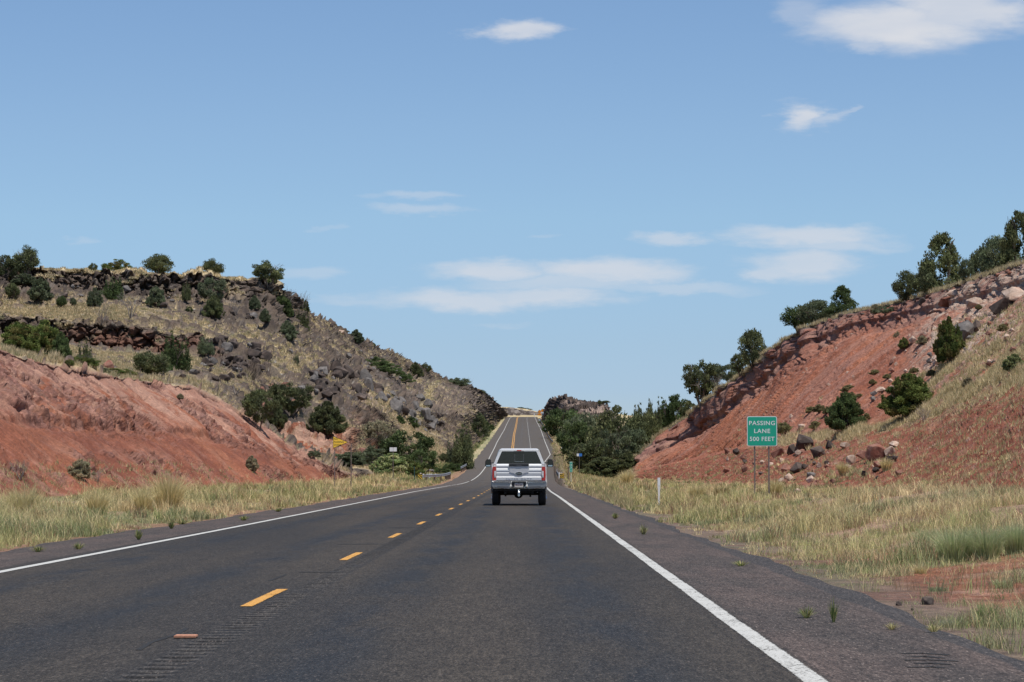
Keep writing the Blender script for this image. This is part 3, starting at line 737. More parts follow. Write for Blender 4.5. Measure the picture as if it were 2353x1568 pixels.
def asphalt():
    m, nt, p = mat_new("weathered_asphalt")
    g = N(nt, 'ShaderNodeNewGeometry'); sp = N(nt, 'ShaderNodeSeparateXYZ'); nt.links.new(g.outputs['Position'], sp.inputs[0])
    x = sp.outputs[0]
    def noise(scale, detail=4, vec=None, rough=.6):
        n = N(nt, 'ShaderNodeTexNoise'); n.inputs['Scale'].default_value = 1; n.inputs['Detail'].default_value = detail; n.inputs['Roughness'].default_value = rough
        mp = N(nt, 'ShaderNodeVectorMath', operation='MULTIPLY'); nt.links.new(g.outputs['Position'], mp.inputs[0]); mp.inputs[1].default_value = scale
        nt.links.new(mp.outputs[0], n.inputs['Vector']); return n.outputs[0]
    def rng(v, a, b, c, d, smooth=True):
        r = N(nt, 'ShaderNodeMapRange', interpolation_type='SMOOTHSTEP' if smooth else 'LINEAR'); nt.links.new(v, r.inputs[0])
        for i, q in enumerate((a, b, c, d)): r.inputs[i + 1].default_value = q
        return r.outputs[0]
    def mix(fac, a, b, bt='MIX'):
        n = N(nt, 'ShaderNodeMix', data_type='RGBA', blend_type=bt)
        for i, v in ((0, fac), (6, a), (7, b)):
            if isinstance(v, (int, float)): n.inputs[i].default_value = v
            elif isinstance(v, tuple): n.inputs[i].default_value = (*v, 1)
            else: nt.links.new(v, n.inputs[i])
        return n.outputs[2]
    big = noise((.45, .035, 1), 4); med = noise((1.4, .22, 1), 5); fine = noise((38, 38, 38), 3, rough=.75); grit = noise((95, 95, 95), 2)
    wv = N(nt, 'ShaderNodeTexVoronoi'); wv.inputs['Scale'].default_value = 62; nt.links.new(g.outputs['Position'], wv.inputs['Vector'])
    col = mix(rng(big, .40, .62, 0, 1), (.046, .0375, .0285), (.030, .0265, .0230))
    # darker, smoother wheel paths in both lanes
    def path(c, w):
        d = tree_math(nt, 'ABSOLUTE', tree_math(nt, 'SUBTRACT', x, c)); return rng(d, 0, w, 1, 0)
    paths = tree_math(nt, 'MAXIMUM', tree_math(nt, 'MAXIMUM', path(-1.35, .7), path(.60, .75)), tree_math(nt, 'MAXIMUM', path(-5.5, .65), path(-3.6, .65)))
    pm = tree_math(nt, 'MULTIPLY', paths, rng(med, .36, .60, .2, 1.0))
    col = mix(pm, col, (.0195, .0192, .0188))
    # seam with the rumble strip; its groove shade is painted as dark bars
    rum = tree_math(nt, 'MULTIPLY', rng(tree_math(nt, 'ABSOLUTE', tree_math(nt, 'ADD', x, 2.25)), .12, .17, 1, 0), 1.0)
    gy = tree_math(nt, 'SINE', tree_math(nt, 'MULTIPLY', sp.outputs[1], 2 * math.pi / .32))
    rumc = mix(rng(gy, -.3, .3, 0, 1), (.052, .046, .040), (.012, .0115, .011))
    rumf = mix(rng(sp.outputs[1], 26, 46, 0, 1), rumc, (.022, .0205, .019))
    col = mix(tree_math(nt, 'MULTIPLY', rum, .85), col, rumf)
    # browner, coarser shoulders
    shr = rng(x, 1.72, 1.8, 0, 1); shl = rng(x, -6.75, -6.6, 1, 0)
    sh = tree_math(nt, 'MAXIMUM', shr, shl)
    yfar = rng(sp.outputs[1], 200, 450, 1, 0)
    sh = tree_math(nt, 'MULTIPLY', sh, rng(sp.outputs[1], 250, 480, 1, .0))
    shl2 = tree_math(nt, 'MULTIPLY', shl, 1.0)
    shc = mix(rng(med, .35, .65, 0, 1), (.084, .062, .052), (.054, .044, .038))
    col = mix(tree_math(nt, 'MAXIMUM', sh, shl2), col, shc)
    # smooth dark band along the outer right edge
    eb = tree_math(nt, 'MULTIPLY', rng(tree_math(nt, 'ADD', x, tree_math(nt, 'MULTIPLY', noise((0, .5, 0), 2), .25)), 3.12, 3.18, 0, 1), rng(sp.outputs[1], 150, 260, 1, 0))
    col = mix(tree_math(nt, 'MULTIPLY', eb, .85), col, (.040, .037, .036))
    # aggregate
    agg = rng(wv.outputs['Distance'], .1, .45, 1.45, .75)
    col = mix(1.0, col, agg, 'MULTIPLY')
    col = mix(1.0, col, rng(fine, .3, .7, .72, 1.32), 'MULTIPLY')
    for (sv, lo, hi) in (((60, 10, 9), .40, 1.70), ((24, 3.4, 3), .55, 1.50), ((7, .9, 1), .80, 1.22)):
        col = mix(1.0, col, rng(noise(sv, 3, rough=.7), .32, .68, lo, hi, False), 'MULTIPLY')
    spk = N(nt, 'ShaderNodeTexVoronoi'); spk.inputs['Scale'].default_value = 26; nt.links.new(g.outputs['Position'], spk.inputs['Vector'])
    col = mix(rng(spk.outputs['Distance'], .12, .20, .6, 0), col, (.17, .14, .12))
    gr1 = noise((42, 7, 7), 2, rough=.8)
    col = mix(tree_math(nt, 'MULTIPLY', rng(gr1, .60, .70, 0, 1), tree_math(nt, 'ADD', .30, tree_math(nt, 'MULTIPLY', sh, .6))), col, (.25, .20, .17))
    # the far grade is paler
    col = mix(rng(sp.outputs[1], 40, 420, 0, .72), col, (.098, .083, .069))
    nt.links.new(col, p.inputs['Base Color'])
    nt.links.new(rng(pm, 0, 1, .86, .72), p.inputs['Roughness'])
    p.inputs['Specular IOR Level'].default_value = .3
    b = N(nt, 'ShaderNodeBump'); b.inputs['Strength'].default_value = .55; b.inputs['Distance'].default_value = .008
    nt.links.new(tree_math(nt, 'ADD', fine, wv.outputs['Distance']), b.inputs['Height']); nt.links.new(b.outputs[0], p.inputs['Normal'])
    return m
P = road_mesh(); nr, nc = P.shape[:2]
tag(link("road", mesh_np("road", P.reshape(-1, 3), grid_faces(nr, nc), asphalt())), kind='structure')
for side in (0, -1):
    E = P[:, side]; Q = np.concatenate([E, E + np.array([(-.12 if side == 0 else .12), 0, -.3])], 0)
    n_ = len(E); i = np.arange(n_ - 1)
    me = mesh_np("road_edge", Q, np.stack([i, i + 1, i + 1 + n_, i + n_], -1), bpy.data.materials["weathered_asphalt"])
    tag(link("road_edge", me), kind='structure')

def paint(name, col, wear):
    m, nt, p = mat_new(name)
    g = N(nt, 'ShaderNodeNewGeometry')
    no = N(nt, 'ShaderNodeTexNoise'); no.inputs['Scale'].default_value = 34; no.inputs['Detail'].default_value = 6; no.inputs['Roughness'].default_value = .75
    nt.links.new(g.outputs['Position'], no.inputs['Vector'])
    n2 = N(nt, 'ShaderNodeTexNoise'); n2.inputs['Scale'].default_value = 1.6; n2.inputs['Detail'].default_value = 3; nt.links.new(g.outputs['Position'], n2.inputs['Vector'])
    r = N(nt, 'ShaderNodeMapRange'); nt.links.new(no.outputs[0], r.inputs[0]); r.inputs[1].default_value = .3; r.inputs[2].default_value = .7; r.inputs[3].default_value = .75; r.inputs[4].default_value = 1.1
    mx = N(nt, 'ShaderNodeMix', data_type='RGBA', blend_type='MULTIPLY'); mx.inputs[0].default_value = 1; mx.inputs[6].default_value = (*col, 1); nt.links.new(r.outputs[0], mx.inputs[7])
    # worn through: the paint film is missing there
    at_ = N(nt, 'ShaderNodeAttribute', attribute_name='tone')
    s1 = tree_math(nt, 'ADD', no.outputs[0], tree_math(nt, 'MULTIPLY', n2.outputs[0], .35))
    s2 = tree_math(nt, 'SUBTRACT', s1, tree_math(nt, 'MULTIPLY', at_.outputs['Fac'], wear))
    k = N(nt, 'ShaderNodeMapRange'); nt.links.new(s2, k.inputs[0]); k.inputs[1].default_value = .36; k.inputs[2].default_value = .40
    tr = N(nt, 'ShaderNodeBsdfTransparent'); ms = N(nt, 'ShaderNodeMixShader')
    nt.links.new(k.outputs[0], ms.inputs[0]); nt.links.new(tr.outputs[0], ms.inputs[1]); nt.links.new(p.outputs[0], ms.inputs[2])
    nt.links.new(ms.outputs[0], [n for n in nt.nodes if n.type == 'OUTPUT_MATERIAL'][0].inputs[0])
    nt.links.new(mx.outputs[2], p.inputs['Base Color']); p.inputs['Roughness'].default_value = .7
    return m
M_WHITE = paint("white_road_paint", (.50, .49, .45), .50); M_YEL = paint("yellow_road_paint", (.60, .30, .055), .40)
M_GHOST = paint("faded_road_paint", (.085, .088, .088), .9)
def stripe(tab, y0, y1, w, mat, name, off=0.0, dash=None, lift=.005, wob=.0025, mid=.0):
    V, Fc, T = [], [], []
    segs = dash if dash else [(y0, y1)]
    for (a, b) in segs:
        ys = [a]
        while ys[-1] < b: ys.append(min(b, ys[-1] + max(.25, ys[-1] * .012)))
        base = len(V)
        for q, yv in enumerate(ys):
            c = float(lerp_tab(tab, yv)) + off + wob * math.sin(yv * 1.7) + wob * math.sin(yv * .53)
            z = float(zr(yv)) + lift + yv * 1.2e-5
            for t, wear in ((-.5, 1.0), (-.36, mid), (.36, mid), (.5, 1.0)):
                V.append((c + t * w, yv, z)); T.append((wear,) * 3)
            if q:
                for k in range(3):
                    i = base + (q - 1) * 4 + k; Fc.append((i, i + 1, i + 5, i + 4))
    me = mesh_np(name, V, Fc, mat, T); o = link(name, me); tag(o, kind='structure'); return o
stripe(L_line, 12, 311, .15, M_WHITE, "road_marking", dash=[(12, 243), (246, 258), (259.5, 296), (304, 1158)])
stripe(R_line, 12, 1155, .175, M_WHITE, "road_marking", mid=.42)
stripe(R_line, 12, 90, .13, M_GHOST, "road_marking", off=-.135, wob=.003, mid=.62)
dashes = [(23.2 + 12.2 * k - .15, 26.45 + 12.2 * k) for k in range(0, 19)]
stripe(C_line, 0, 0, .125, M_YEL, "road_marking", dash=dashes, mid=.5)
stripe(C_line, 255, 1155, .16, M_YEL, "road_marking", off=-.18, dash=[(262, 1155)], wob=.02)
stripe(C_line, 255, 1155, .16, M_YEL, "road_marking", off=.18, dash=[(262, 1155)], wob=.02)
stripe(D_line, 0, 0, .14, M_WHITE, "road_marking", dash=[(470 + 12.2 * k, 475.5 + 12.2 * k) for k in range(0, 56)])
# sealed patch and joint cracks
m_crack = simple("crack_sealant", (.014, .013, .012), .95, var=.2)
cr = MB()
random.seed(5)
def crack(pts, w):
    for a, b in zip(pts[:-1], pts[1:]):
        a, b = Vector(a), Vector(b); t = (b - a).normalized(); nrm = Vector((-t.y, t.x)) * w
        z = float(zr(a.y)) + .003
        cr.add([(a.x - nrm.x, a.y - nrm.y, z), (a.x + nrm.x, a.y + nrm.y, z), (b.x + nrm.x, b.y + nrm.y, z), (b.x - nrm.x, b.y - nrm.y, z)], [(0, 1, 2, 3)])
crack([(-2.63, 17.4), (-2.66, 18.2), (-2.60, 19.1), (-2.63, 19.9)], .022)
crack([(-2.86, 28.5), (-2.84, 30.2)], .02)
for yy, x0, x1, w in ((31.0, -2.75, -2.2, .09), (43.2, -3.2, -2.4, .14), (56, -3.0, -2.5, .16), (68, -3.1, -2.5, .2), (80, -3.0, -2.5, .2), (92, -3.0, -2.4, .25)):
    crack([(x0, yy), (x1, yy + .05)], w)
for yy, x0, x1 in ((262, -8.8, -6), (285, -7.2, 1.5), (304, -6.6, 1.8)):
    crack([(x0 + (x1 - x0) * k / 5, yy + random.uniform(-.6, .6)) for k in range(6)], .25)
crack([(2.4 + .03 * random.uniform(-1, 1) + (k % 2) * .02, 21.5 + k * .25 * .1) for k in range(2)], .01)
for k in range(5):
    x0 = 2.55 + k * .12; yy = 20.6 - k * .12
    crack([(2.35 + k * .035 + (k % 2) * .06, 15.9 + k * .30), (2.52 + k * .03, 15.93 + k * .30), (2.56 + k * .045 + (k % 3) * .05, 15.84 + k * .28)], .03)
crack([(3.0, 24.5), (3.12, 24.6), (3.22, 24.4), (3.4, 24.5)], .012)
crack([(2.6, 29.5), (2.9, 29.4), (3.3, 29.6)], .01)
tag(cr.build("road_crack", m_crack), kind='structure')
m_marker = simple("pale_orange_marker", (.42, .20, .12), .8, var=.3, scale=40)
mk = MB(); mk.box(-2.56, -2.40, 18.62, 18.78, .004, .022)
tag(mk.build("pavement_marker", m_marker, bevel=.004), "small worn orange pavement marker on the centre line beside the rumble strip", "road marker")

# ------------------------------------------------------------------ plants
LEAF = toned("juniper_leaves", rough=.8, fine=((1.1, .2),), bump=0, transl=.36, objvar=.18, spec=.2)
BARK = simple("grey_brown_bark", (.13, .10, .08), .95, var=.3, scale=14, bump=.5)
DEADW = simple("weathered_dead_wood", (.23, .20, .18), .95, var=.3, scale=14)
BLADE = toned("grass_blades", rough=.75, fine=((.8, .15),), bump=0, transl=.35, spec=.2)
rng_ = np.random.default_rng(7)
def leaves_mesh(name, C, R, per, size, tones, seed, flat=1.0, up=.25):
    """C clump centres (n,3), R radii; leaf sprays spread through every clump"""
    rg = np.random.default_rng(seed); n = len(C)
    per_n = np.maximum((per * (R / R.mean()) ** 2).astype(int), 8)
    idx = np.repeat(np.arange(n), per_n); M = len(idx)
    dv = rg.normal(size=(M, 3)); dv /= np.linalg.norm(dv, axis=1, keepdims=True)
    rr = rg.uniform(.25, 1.0, M) ** .6
    # ragged clump outline
    rag = 1 + .35 * rg.normal(size=M).clip(-1.5, 1.8) * .5
    pos = C[idx] + dv * (R[idx] * rr * rag)[:, None] * np.array([1, 1, flat])
    a = rg.normal(size=(M, 3)); a[:, 2] = np.abs(a[:, 2]) + up * 3; a /= np.linalg.norm(a, axis=1, keepdims=True)
    b = np.cross(a, rg.normal(size=(M, 3))); b /= np.linalg.norm(b, axis=1, keepdims=True)
    L = (size * rg.uniform(.6, 1.5, M))[:, None]
    v0 = pos - b * L * .30; v1 = pos + b * L * .30; v2 = pos + a * L
    V = np.stack([v0, v1, v2], 1).reshape(-1, 3)
    t = np.array(tones); base = t[rg.integers(0, len(t), n)][idx] * rg.uniform(.75, 1.3, (n,))[idx][:, None]
    base = base * rg.uniform(.7, 1.35, (M, 1))
    return mesh_np(name, V, np.arange(3 * M).reshape(-1, 3), LEAF, np.repeat(base, 3, 0))
def branch_mesh(name, seed, levels=4, spread=.6, trunk_r=.035, height=.95, width=.45, mat=None, n0=5, basez=0.0, up=.35):
    rd = random.Random(seed); mb = MB(); tips = []
    def grow(p, d, ln, r, lv):
        pts = [p]; q = p.copy(); dd = d.copy(); k = 3
        for i in range(k):
            dd = (dd + Vector((rd.uniform(-1, 1), rd.uniform(-1, 1), rd.uniform(-.6, .9))) * .28).normalized()
            q = q + dd * ln / k; pts.append(q.copy())
        mb.tube(pts, [r, r * .85, r * .65, r * .45], 4 if lv < levels - 1 else 5, caps=False)
        if lv > 0:
            for j in range(rd.choice((2, 3, 3))):
                nd = (dd + Vector((rd.uniform(-1, 1), rd.uniform(-1, 1), rd.uniform(-.3, .8) * up * 2)) * spread * 1.4).normalized()
                grow(pts[rd.choice((2, 3))] , nd, ln * rd.uniform(.55, .8), r * .5, lv - 1)
        else: tips.append(pts[-1])
    for i in range(n0):
        an = 2 * math.pi * (i + rd.random() * .6) / n0
        d = Vector((math.cos(an) * spread, math.sin(an) * spread, 1)).normalized()
        grow(Vector((math.cos(an) * .02, math.sin(an) * .02, basez)), d, .36, trunk_r * rd.uniform(.6, 1.1), levels - 1)
    V = np.array(mb.v)
    V[:, 2] = V[:, 2] / V[:, 2].max() * height
    m = np.abs(V[:, :2]).max(); V[:, :2] *= width / m
    V[:, 2] -= .03 * (V[:, 2] < .02)
    fs = np.array([f for f in mb.f if len(f) == 4])
    me = mesh_np(name, V, fs, mat or BARK)
    T = np.array([tuple(t) for t in tips]); T[:, 2] *= height / np.array(mb.v)[:, 2].max(); T[:, :2] *= width / m
    return me, T
DK = [(.105, .12, .055), (.12, .138, .06), (.145, .155, .07), (.085, .10, .05)]
YG = [(.13, .165, .045), (.15, .18, .052), (.10, .14, .04), (.17, .155, .055)]
GG = [(.13, .155, .085), (.155, .175, .105), (.10, .125, .07)]
BG = [(.080, .115, .042), (.095, .135, .05), (.115, .15, .058), (.068, .095, .038)]
WG = [(.30, .34, .15), (.24, .30, .12), (.36, .36, .18), (.20, .26, .11)]
SG = [(.30, .27, .17), (.24, .225, .14), (.36, .31, .20)]
def shape_clumps(kind, seed):
    rg = np.random.default_rng(seed); C = []; R = []
    if kind == 'round':
        for i in range(64):
            d = rg.normal(size=3); d /= np.linalg.norm(d); r = rg.uniform(.45, 1) ** .5
            p = np.array([d[0] * .40, d[1] * .40, .52 + d[2] * .38]) * np.array([r, r, 1]); p[2] = .52 + d[2] * .38 * r
            wd = 1.0 - .35 * max(0, (p[2] - .5) / .5); p[:2] *= wd
            C.append(p); R.append(rg.uniform(.08, .15))
    elif kind == 'cone':
        for i in range(95):
            z = rg.uniform(.08, .96) ** .9; w = .47 * (1 - z) ** .62 * (1 if z > .25 else .75 + z); an = rg.uniform(0, 6.28); r = rg.uniform(.3, 1) ** .5
            C.append([math.cos(an) * w * r, math.sin(an) * w * r, z]); R.append(rg.uniform(.06, .13) * (1.1 - .5 * z))
    elif kind == 'upright':
        for k in range(14):
            an = rg.uniform(0, 6.28); r = rg.uniform(0, .36); cx, cy = math.cos(an) * r, math.sin(an) * r; top = rg.uniform(.65, 1.0) * (1 - r * .4)
            for j in range(9):
                t = j / 8; C.append([cx + rg.normal() * .02, cy + rg.normal() * .02, .08 + t * (top - .10)]); R.append((.105 if j < 5 else .075) * (1 - .65 * t ** 2) * rg.uniform(.8, 1.25))
    elif kind == 'bush':
        for i in range(105):
            an = rg.uniform(0, 6.28); e = rg.uniform(.15, 1.45); r = rg.uniform(.5, 1.0)
            p = np.array([math.cos(an) * math.cos(e) * .46, math.sin(an) * math.cos(e) * .46, math.sin(e) * .86 + .03]) * r * rg.uniform(.8, 1.06)
            C.append(p); R.append(rg.uniform(.06, .105))
        for i in range(34):
            an = rg.uniform(0, 6.28); r = rg.uniform(0, .44); zt = (1 - (r / .5) ** 2) * .88
            for j in range(4): C.append([math.cos(an) * r * (1 + j * .03), math.sin(an) * r * (1 + j * .03), zt - .05 + j * .045]); R.append(.04 * (1 - j * .17))
    elif kind == 'low':
        for i in range(70):
            an = rg.uniform(0, 6.28); r = rg.uniform(0, 1) ** .5 * .45
            C.append([math.cos(an) * r, math.sin(an) * r, rg.uniform(.1, .78) * (1 - (r / .6) ** 2) + .05]); R.append(rg.uniform(.05, .10))
    elif kind == 'airy':
        for i in range(66):
            d = rg.normal(size=3); d /= np.linalg.norm(d); r = rg.uniform(.3, 1) ** .4
            C.append([d[0] * .44 * r, d[1] * .44 * r, .58 + d[2] * .38 * r]); R.append(rg.uniform(.05, .12))
    elif kind == 'weedy':
        for i in range(120):
            an = rg.uniform(0, 6.28); r = rg.uniform(0, 1) ** .5 * .5
            C.append([math.cos(an) * r, math.sin(an) * r, rg.uniform(.05, .95) * (1 - (r / .58) ** 2.5)]); R.append(rg.uniform(.04, .085))
    return np.array(C), np.array(R)
CROWNS, TRUNKS = {}, {}
def crown(kind, tone, seed, per=100, size=.045, **k):
    key = (kind, id(tone), seed)
    if key not in CROWNS:
        C, R = shape_clumps(kind, seed)
        if kind == 'weedy': per, size = 260, .020
        elif kind in ('bush', 'low'): per, size = 190, .032
        elif kind in ('cone', 'upright'): size = .036
        CROWNS[key] = leaves_mesh(kind + "_foliage", C, R, per, size, tone, seed, **k)
    return CROWNS[key]
def trunk(kind, seed):
    key = (kind, seed)
    if key not in TRUNKS:
        a = dict(round=(3, .75, .045, .85, .36, 4), cone=(3, .45, .035, .92, .26, 1), upright=(3, .35, .03, .85, .3, 5), bush=(3, .8, .022, .7, .36, 7), low=(3, .9, .018, .6, .4, 7),
                 weedy=(3, .8, .008, .8, .45, 9), airy=(4, .8, .030, .93, .45, 3), dead=(4, .75, .022, .98, .46, 6), grey=(4, .55, .012, .98, .42, 12))[kind]
        TRUNKS[key] = branch_mesh(kind + "_branches", seed, a[0], a[1], a[2], a[3], a[4], DEADW if kind in ('dead', 'grey') else BARK, a[5])
    return TRUNKS[key][0]
def plant(X, ytop, ybase, w, kind, tone, label, group=None, cat=None, name=None, d=None, seed=1, grey=0, sink=.03, tint=None, dead=0):
    """a plant whose foot is seen at (X, ybase), with its top at ytop and w wide"""
    p = hit(X, ybase) if d is None else at(X, ybase, d)
    if d is not None and d > 0:
        g = float(gz(p.x, p.y)[0]); p.z = g
        ybase2 = HY - (g - CH) * F / p.y
    else: ybase2 = ybase
    px = p.y / F; hgt = (ybase2 - ytop) * px; wid = w * px * 1.2; hgt *= 1.05
    hgt = max(hgt, .25)
    name = name or ('juniper_tree' if kind in ('round', 'cone', 'upright', 'airy') else 'shrub')
    o = empty(name, (p.x, p.y, p.z - sink * hgt), random.Random(int(X * 7 + ytop)).uniform(0, 6.28))
    o.scale = (wid, wid, hgt * (1 + sink))
    tag(o, label, cat or ('tree' if 'tree' in name else 'bush'), group)
    if kind in ('dead', 'grey'):
        link("branches", trunk(kind, seed), None, o)
    else:
        link("trunk" if kind in ('round', 'cone', 'upright', 'airy') else "stem", trunk(kind, seed % 2), None, o)
        c = link("crown" if 'tree' in name else "foliage", crown(kind, tone, seed), None, o)
        if tint: c.color = (*tint, 1)
        if grey: link("bare_branches", trunk('grey', seed % 2), None, o)
        if dead: link("dead_branches", trunk('dead', seed % 2), None, o)
    return o
# ------------------------------------------------------------------ boulders
ROCKM = {k: toned("rock_" + k, rough=.95, fine=((2.6, .3), (9, .2)), bump=.6, bdist=.08, objvar=.22, spec=.2) for k in ('basalt', 'grey', 'red', 'pale')}
RTONE = dict(basalt=[(.058, .047, .042), (.085, .064, .054), (.12, .09, .075)], grey=[(.12, .108, .10), (.16, .145, .135), (.085, .078, .075)],
             red=[(.20, .085, .06), (.26, .14, .105), (.16, .08, .06)], pale=[(.37, .265, .20), (.48, .38, .31), (.33, .20, .145)])
ROCKS = {}
def rock_mesh(kind, seed):
    if (kind, seed) in ROCKS: return ROCKS[(kind, seed)]
    rd = random.Random(seed * 7 + 3); bm = bmesh.new()
    for i in range(rd.choice((11, 13, 16, 20))):
        v = Vector((rd.gauss(0, 1), rd.gauss(0, 1), rd.gauss(0, 1))).normalized() * rd.uniform(.8, 1)
        bm.verts.new((v.x * .5, v.y * .5, v.z * .5 + .38))
    r = bmesh.ops.convex_hull(bm, input=bm.verts[:])
    bmesh.ops.delete(bm, geom=list({g for g in r['geom_interior'] + r['geom_unused'] if isinstance(g, bmesh.types.BMVert)}), context='VERTS')
    bmesh.ops.bevel(bm, geom=bm.edges[:], offset=.022, segments=1, affect='EDGES', clamp_overlap=True)
    bmesh.ops.triangulate(bm, faces=bm.faces[:])
    bmesh.ops.subdivide_edges(bm, edges=[e for e in bm.edges if e.calc_length() > .18], cuts=2, use_grid_fill=False)
    bmesh.ops.triangulate(bm, faces=bm.faces[:])
    co = np.array([v.co[:] for v in bm.verts]); o = seed * 3.1
    n = fbm(co[:, 0] + o, co[:, 1], co[:, 2], .35, 4, seed) - .5
    cen = np.array([0, 0, .38])
    for v, k in zip(bm.verts, n): v.co = Vector(cen) + (v.co - Vector(cen)) * (1 + .22 * k)
    co = np.array([v.co[:] for v in bm.verts])
    me = bpy.data.meshes.new("boulder"); bm.to_mesh(me); bm.free()
    T = np.array(RTONE[kind]); f = fbm(co[:, 0] + o, co[:, 1], co[:, 2], .25, 4, seed + 50)
    c = mixc3(np.ones((len(co), 3)) * T[0], T[1], sst(f, .42, .56)); c = mixc3(c, T[2], sst(f, .56, .66) * .8)
    a = me.color_attributes.new('tone', 'FLOAT_COLOR', 'POINT'); c4 = np.ones((len(co), 4), dtype=np.float32); c4[:, :3] = c; a.data.foreach_set('color', c4.ravel())
    me.materials.append(ROCKM[kind]); ROCKS[(kind, seed)] = me
    return me
rk = random.Random(99)
def boulder(X, Y, w, h, kind, label, group=None, d=None, sink=.18, name="boulder", seed=None):
    """Y: picture height of the stone's foot"""
    p = hit(X, Y) if d is None else at(X, Y, d)
    if d is not None: p.z = float(gz(p.x, p.y)[0])
    s = p.y / F
    o = link(name, rock_mesh(kind, seed if seed is not None else rk.randrange(9)))
    o.location = (p.x, p.y, p.z - sink * h * s); o.scale = (w * s, w * s * rk.uniform(.7, 1.1), h * s * 1.15)
    o.rotation_euler = (rk.uniform(-.3, .3), rk.uniform(-.3, .3), rk.uniform(0, 6.28))
    tag(o, label, "rock", group); return o

# single stones that stand out
B = boulder
B(612, 903, 46, 34, 'basalt', "large rounded brown boulder alone in dry grass right of the big rock jumble")
B(419, 872, 24, 20, 'basalt', "dark boulder at the left foot of the big rock jumble")
B(372, 868, 22, 20, 'basalt', "dark boulder at the foot of the broad dark juniper")
B(243, 850, 34, 32, 'red', "brown rounded boulder on top of the left red cut")
B(909, 950, 52, 46, 'grey', "big angular grey block with a pale top in the fallen rocks on the slope", seed=3)
B(880, 925, 30, 36, 'grey', "tall dark leaning block at the upper left of the grey fallen rocks", seed=5)
B(940, 962, 44, 34, 'grey', "flat grey block in the middle of the grey fallen rocks")
B(978, 968, 34, 44, 'grey', "upright dark grey block at the right end of the fallen rocks", seed=2)
B(925, 930, 32, 26, 'grey', "grey block wedged above the biggest fallen block")
B(955, 940, 38, 28, 'grey', "rough grey block at the top right of the fallen rocks")
B(997, 975, 20, 30, 'grey', "narrow slab beside the upright dark block")
B(965, 920, 44, 22, 'grey', "broad brown-grey block above the fallen grey rocks")
B(737, 858, 42, 46, 'basalt', "tall blocky basalt column at the left of the mid-slope outcrop", seed=1)
B(772, 860, 40, 46, 'basalt', "second tall basalt block of the mid-slope outcrop", seed=4)
B(800, 866, 44, 42, 'basalt', "wide basalt block right of the two tall columns", seed=6)
B(835, 880, 40, 50, 'grey', "jagged pale-sided block leaning at the right end of the mid-slope outcrop", seed=7)
B(851, 900, 26, 46, 'grey', "steep grey splinter below the right end of the mid-slope outcrop", seed=2)
B(815, 905, 44, 36, 'basalt', "dark overhanging block under the mid-slope outcrop")
B(770, 895, 40, 26, 'basalt', "dark boulder under the two tall basalt columns")
B(741, 900, 36, 28, 'basalt', "brown boulder on the lower left edge of the mid-slope outcrop")
B(716, 735, 22, 20, 'basalt', "round dark boulder on the skyline right of the last junipers")
B(783, 768, 34, 18, 'pale', "pale flat-topped boulder on the descending skyline")
B(758, 752, 18, 18, 'basalt', "small dark skyline boulder left of the pale one")
B(832, 1048, 36, 26, 'red', "red-brown boulder behind the yellow pennant sign")
B(847, 1066, 44, 26, 'grey', "smooth grey boulder between bushes right of the pennant sign")
B(826, 1070, 24, 18, 'grey', "lower grey boulder right of the pennant sign")
B(989, 1088, 34, 14, 'grey', "low dark boulder in the creek bed behind the white rail posts")
B(1853, 1031, 62, 46, 'basalt', "largest rounded dark boulder on the grassy bench right of the green sign", seed=3)
B(1817, 1044, 42, 34, 'basalt', "blocky dark boulder left of the largest bench boulder", seed=1)
B(1787, 1050, 40, 34, 'red', "brown boulder just right of the green sign panel")
B(1881, 1050, 58, 34, 'basalt', "pale-topped dark boulder in front of the largest bench boulder", seed=6)
B(1908, 1030, 40, 28, 'basalt', "rounded boulder in dry grass on the bench between the two round bushes' feet", seed=7)
B(1940, 1030, 30, 18, 'pale', "whitish boulder in the bench grass below the left round bush")
B(2014, 1056, 62, 50, 'red', "large reddish block in the heap below the bench", seed=2)
B(1978, 1058, 46, 36, 'red', "reddish boulder left of the large block below the bench")
B(1952, 1066, 34, 30, 'pale', "pinkish white boulder at the left end of the heap below the bench")
B(2042, 1046, 34, 30, 'pale', "pale boulder high at the right end of the heap below the bench")
B(2054, 1026, 40, 16, 'pale', "flat white stone on the lip of the heap below the bench")
B(2018, 1078, 40, 30, 'red', "dark red boulder at the foot of the heap below the bench")
B(1832, 1084, 38, 30, 'basalt', "dark angular boulder on the red slope below the bench boulders", seed=5)
B(1850, 1076, 22, 16, 'basalt', "small dark rock beside the angular boulder on the red slope")
B(1861, 1098, 32, 18, 'grey', "grey rounded boulder low on the red slope")
B(1864, 1108, 24, 22, 'pale', "cream stone below the grey boulder low on the red slope")
B(1829, 1135, 32, 16, 'pale', "whitish stone at the foot of the red slope behind the verge grass")
B(1846, 1122, 34, 20, 'red', "red-brown rock just above the whitish stone at the slope foot")
B(1712, 1085, 24, 24, 'red', "dark red boulder left of the green sign's posts")
B(1693, 1046, 26, 24, 'basalt', "brown boulder on the slope left of the green sign panel")
B(1672, 1042, 20, 20, 'red', "small red rock at the left end of the bench stones")
B(1708, 1058, 28, 20, 'red', "pinkish rock just left of the green sign's panel bottom")
B(1795, 1062, 22, 14, 'pale', "pale flat stone under the right edge of the green sign")
B(2192, 688, 36, 34, 'pale', "big tilted tan slab at the crest below the tall conical juniper", seed=4)
B(2180, 700, 60, 24, 'red', "brown block wedged under the tilted tan slab")
B(2240, 702, 56, 28, 'pale', "flat tan slab right of the tilted slab at the crest", seed=8)
B(2119, 702, 26, 26, 'basalt', "small dark block under the crest line left of the tan slabs")
B(2306, 715, 84, 46, 'basalt', "big dark overhanging boulder in the pale rubble near the right edge", seed=6)
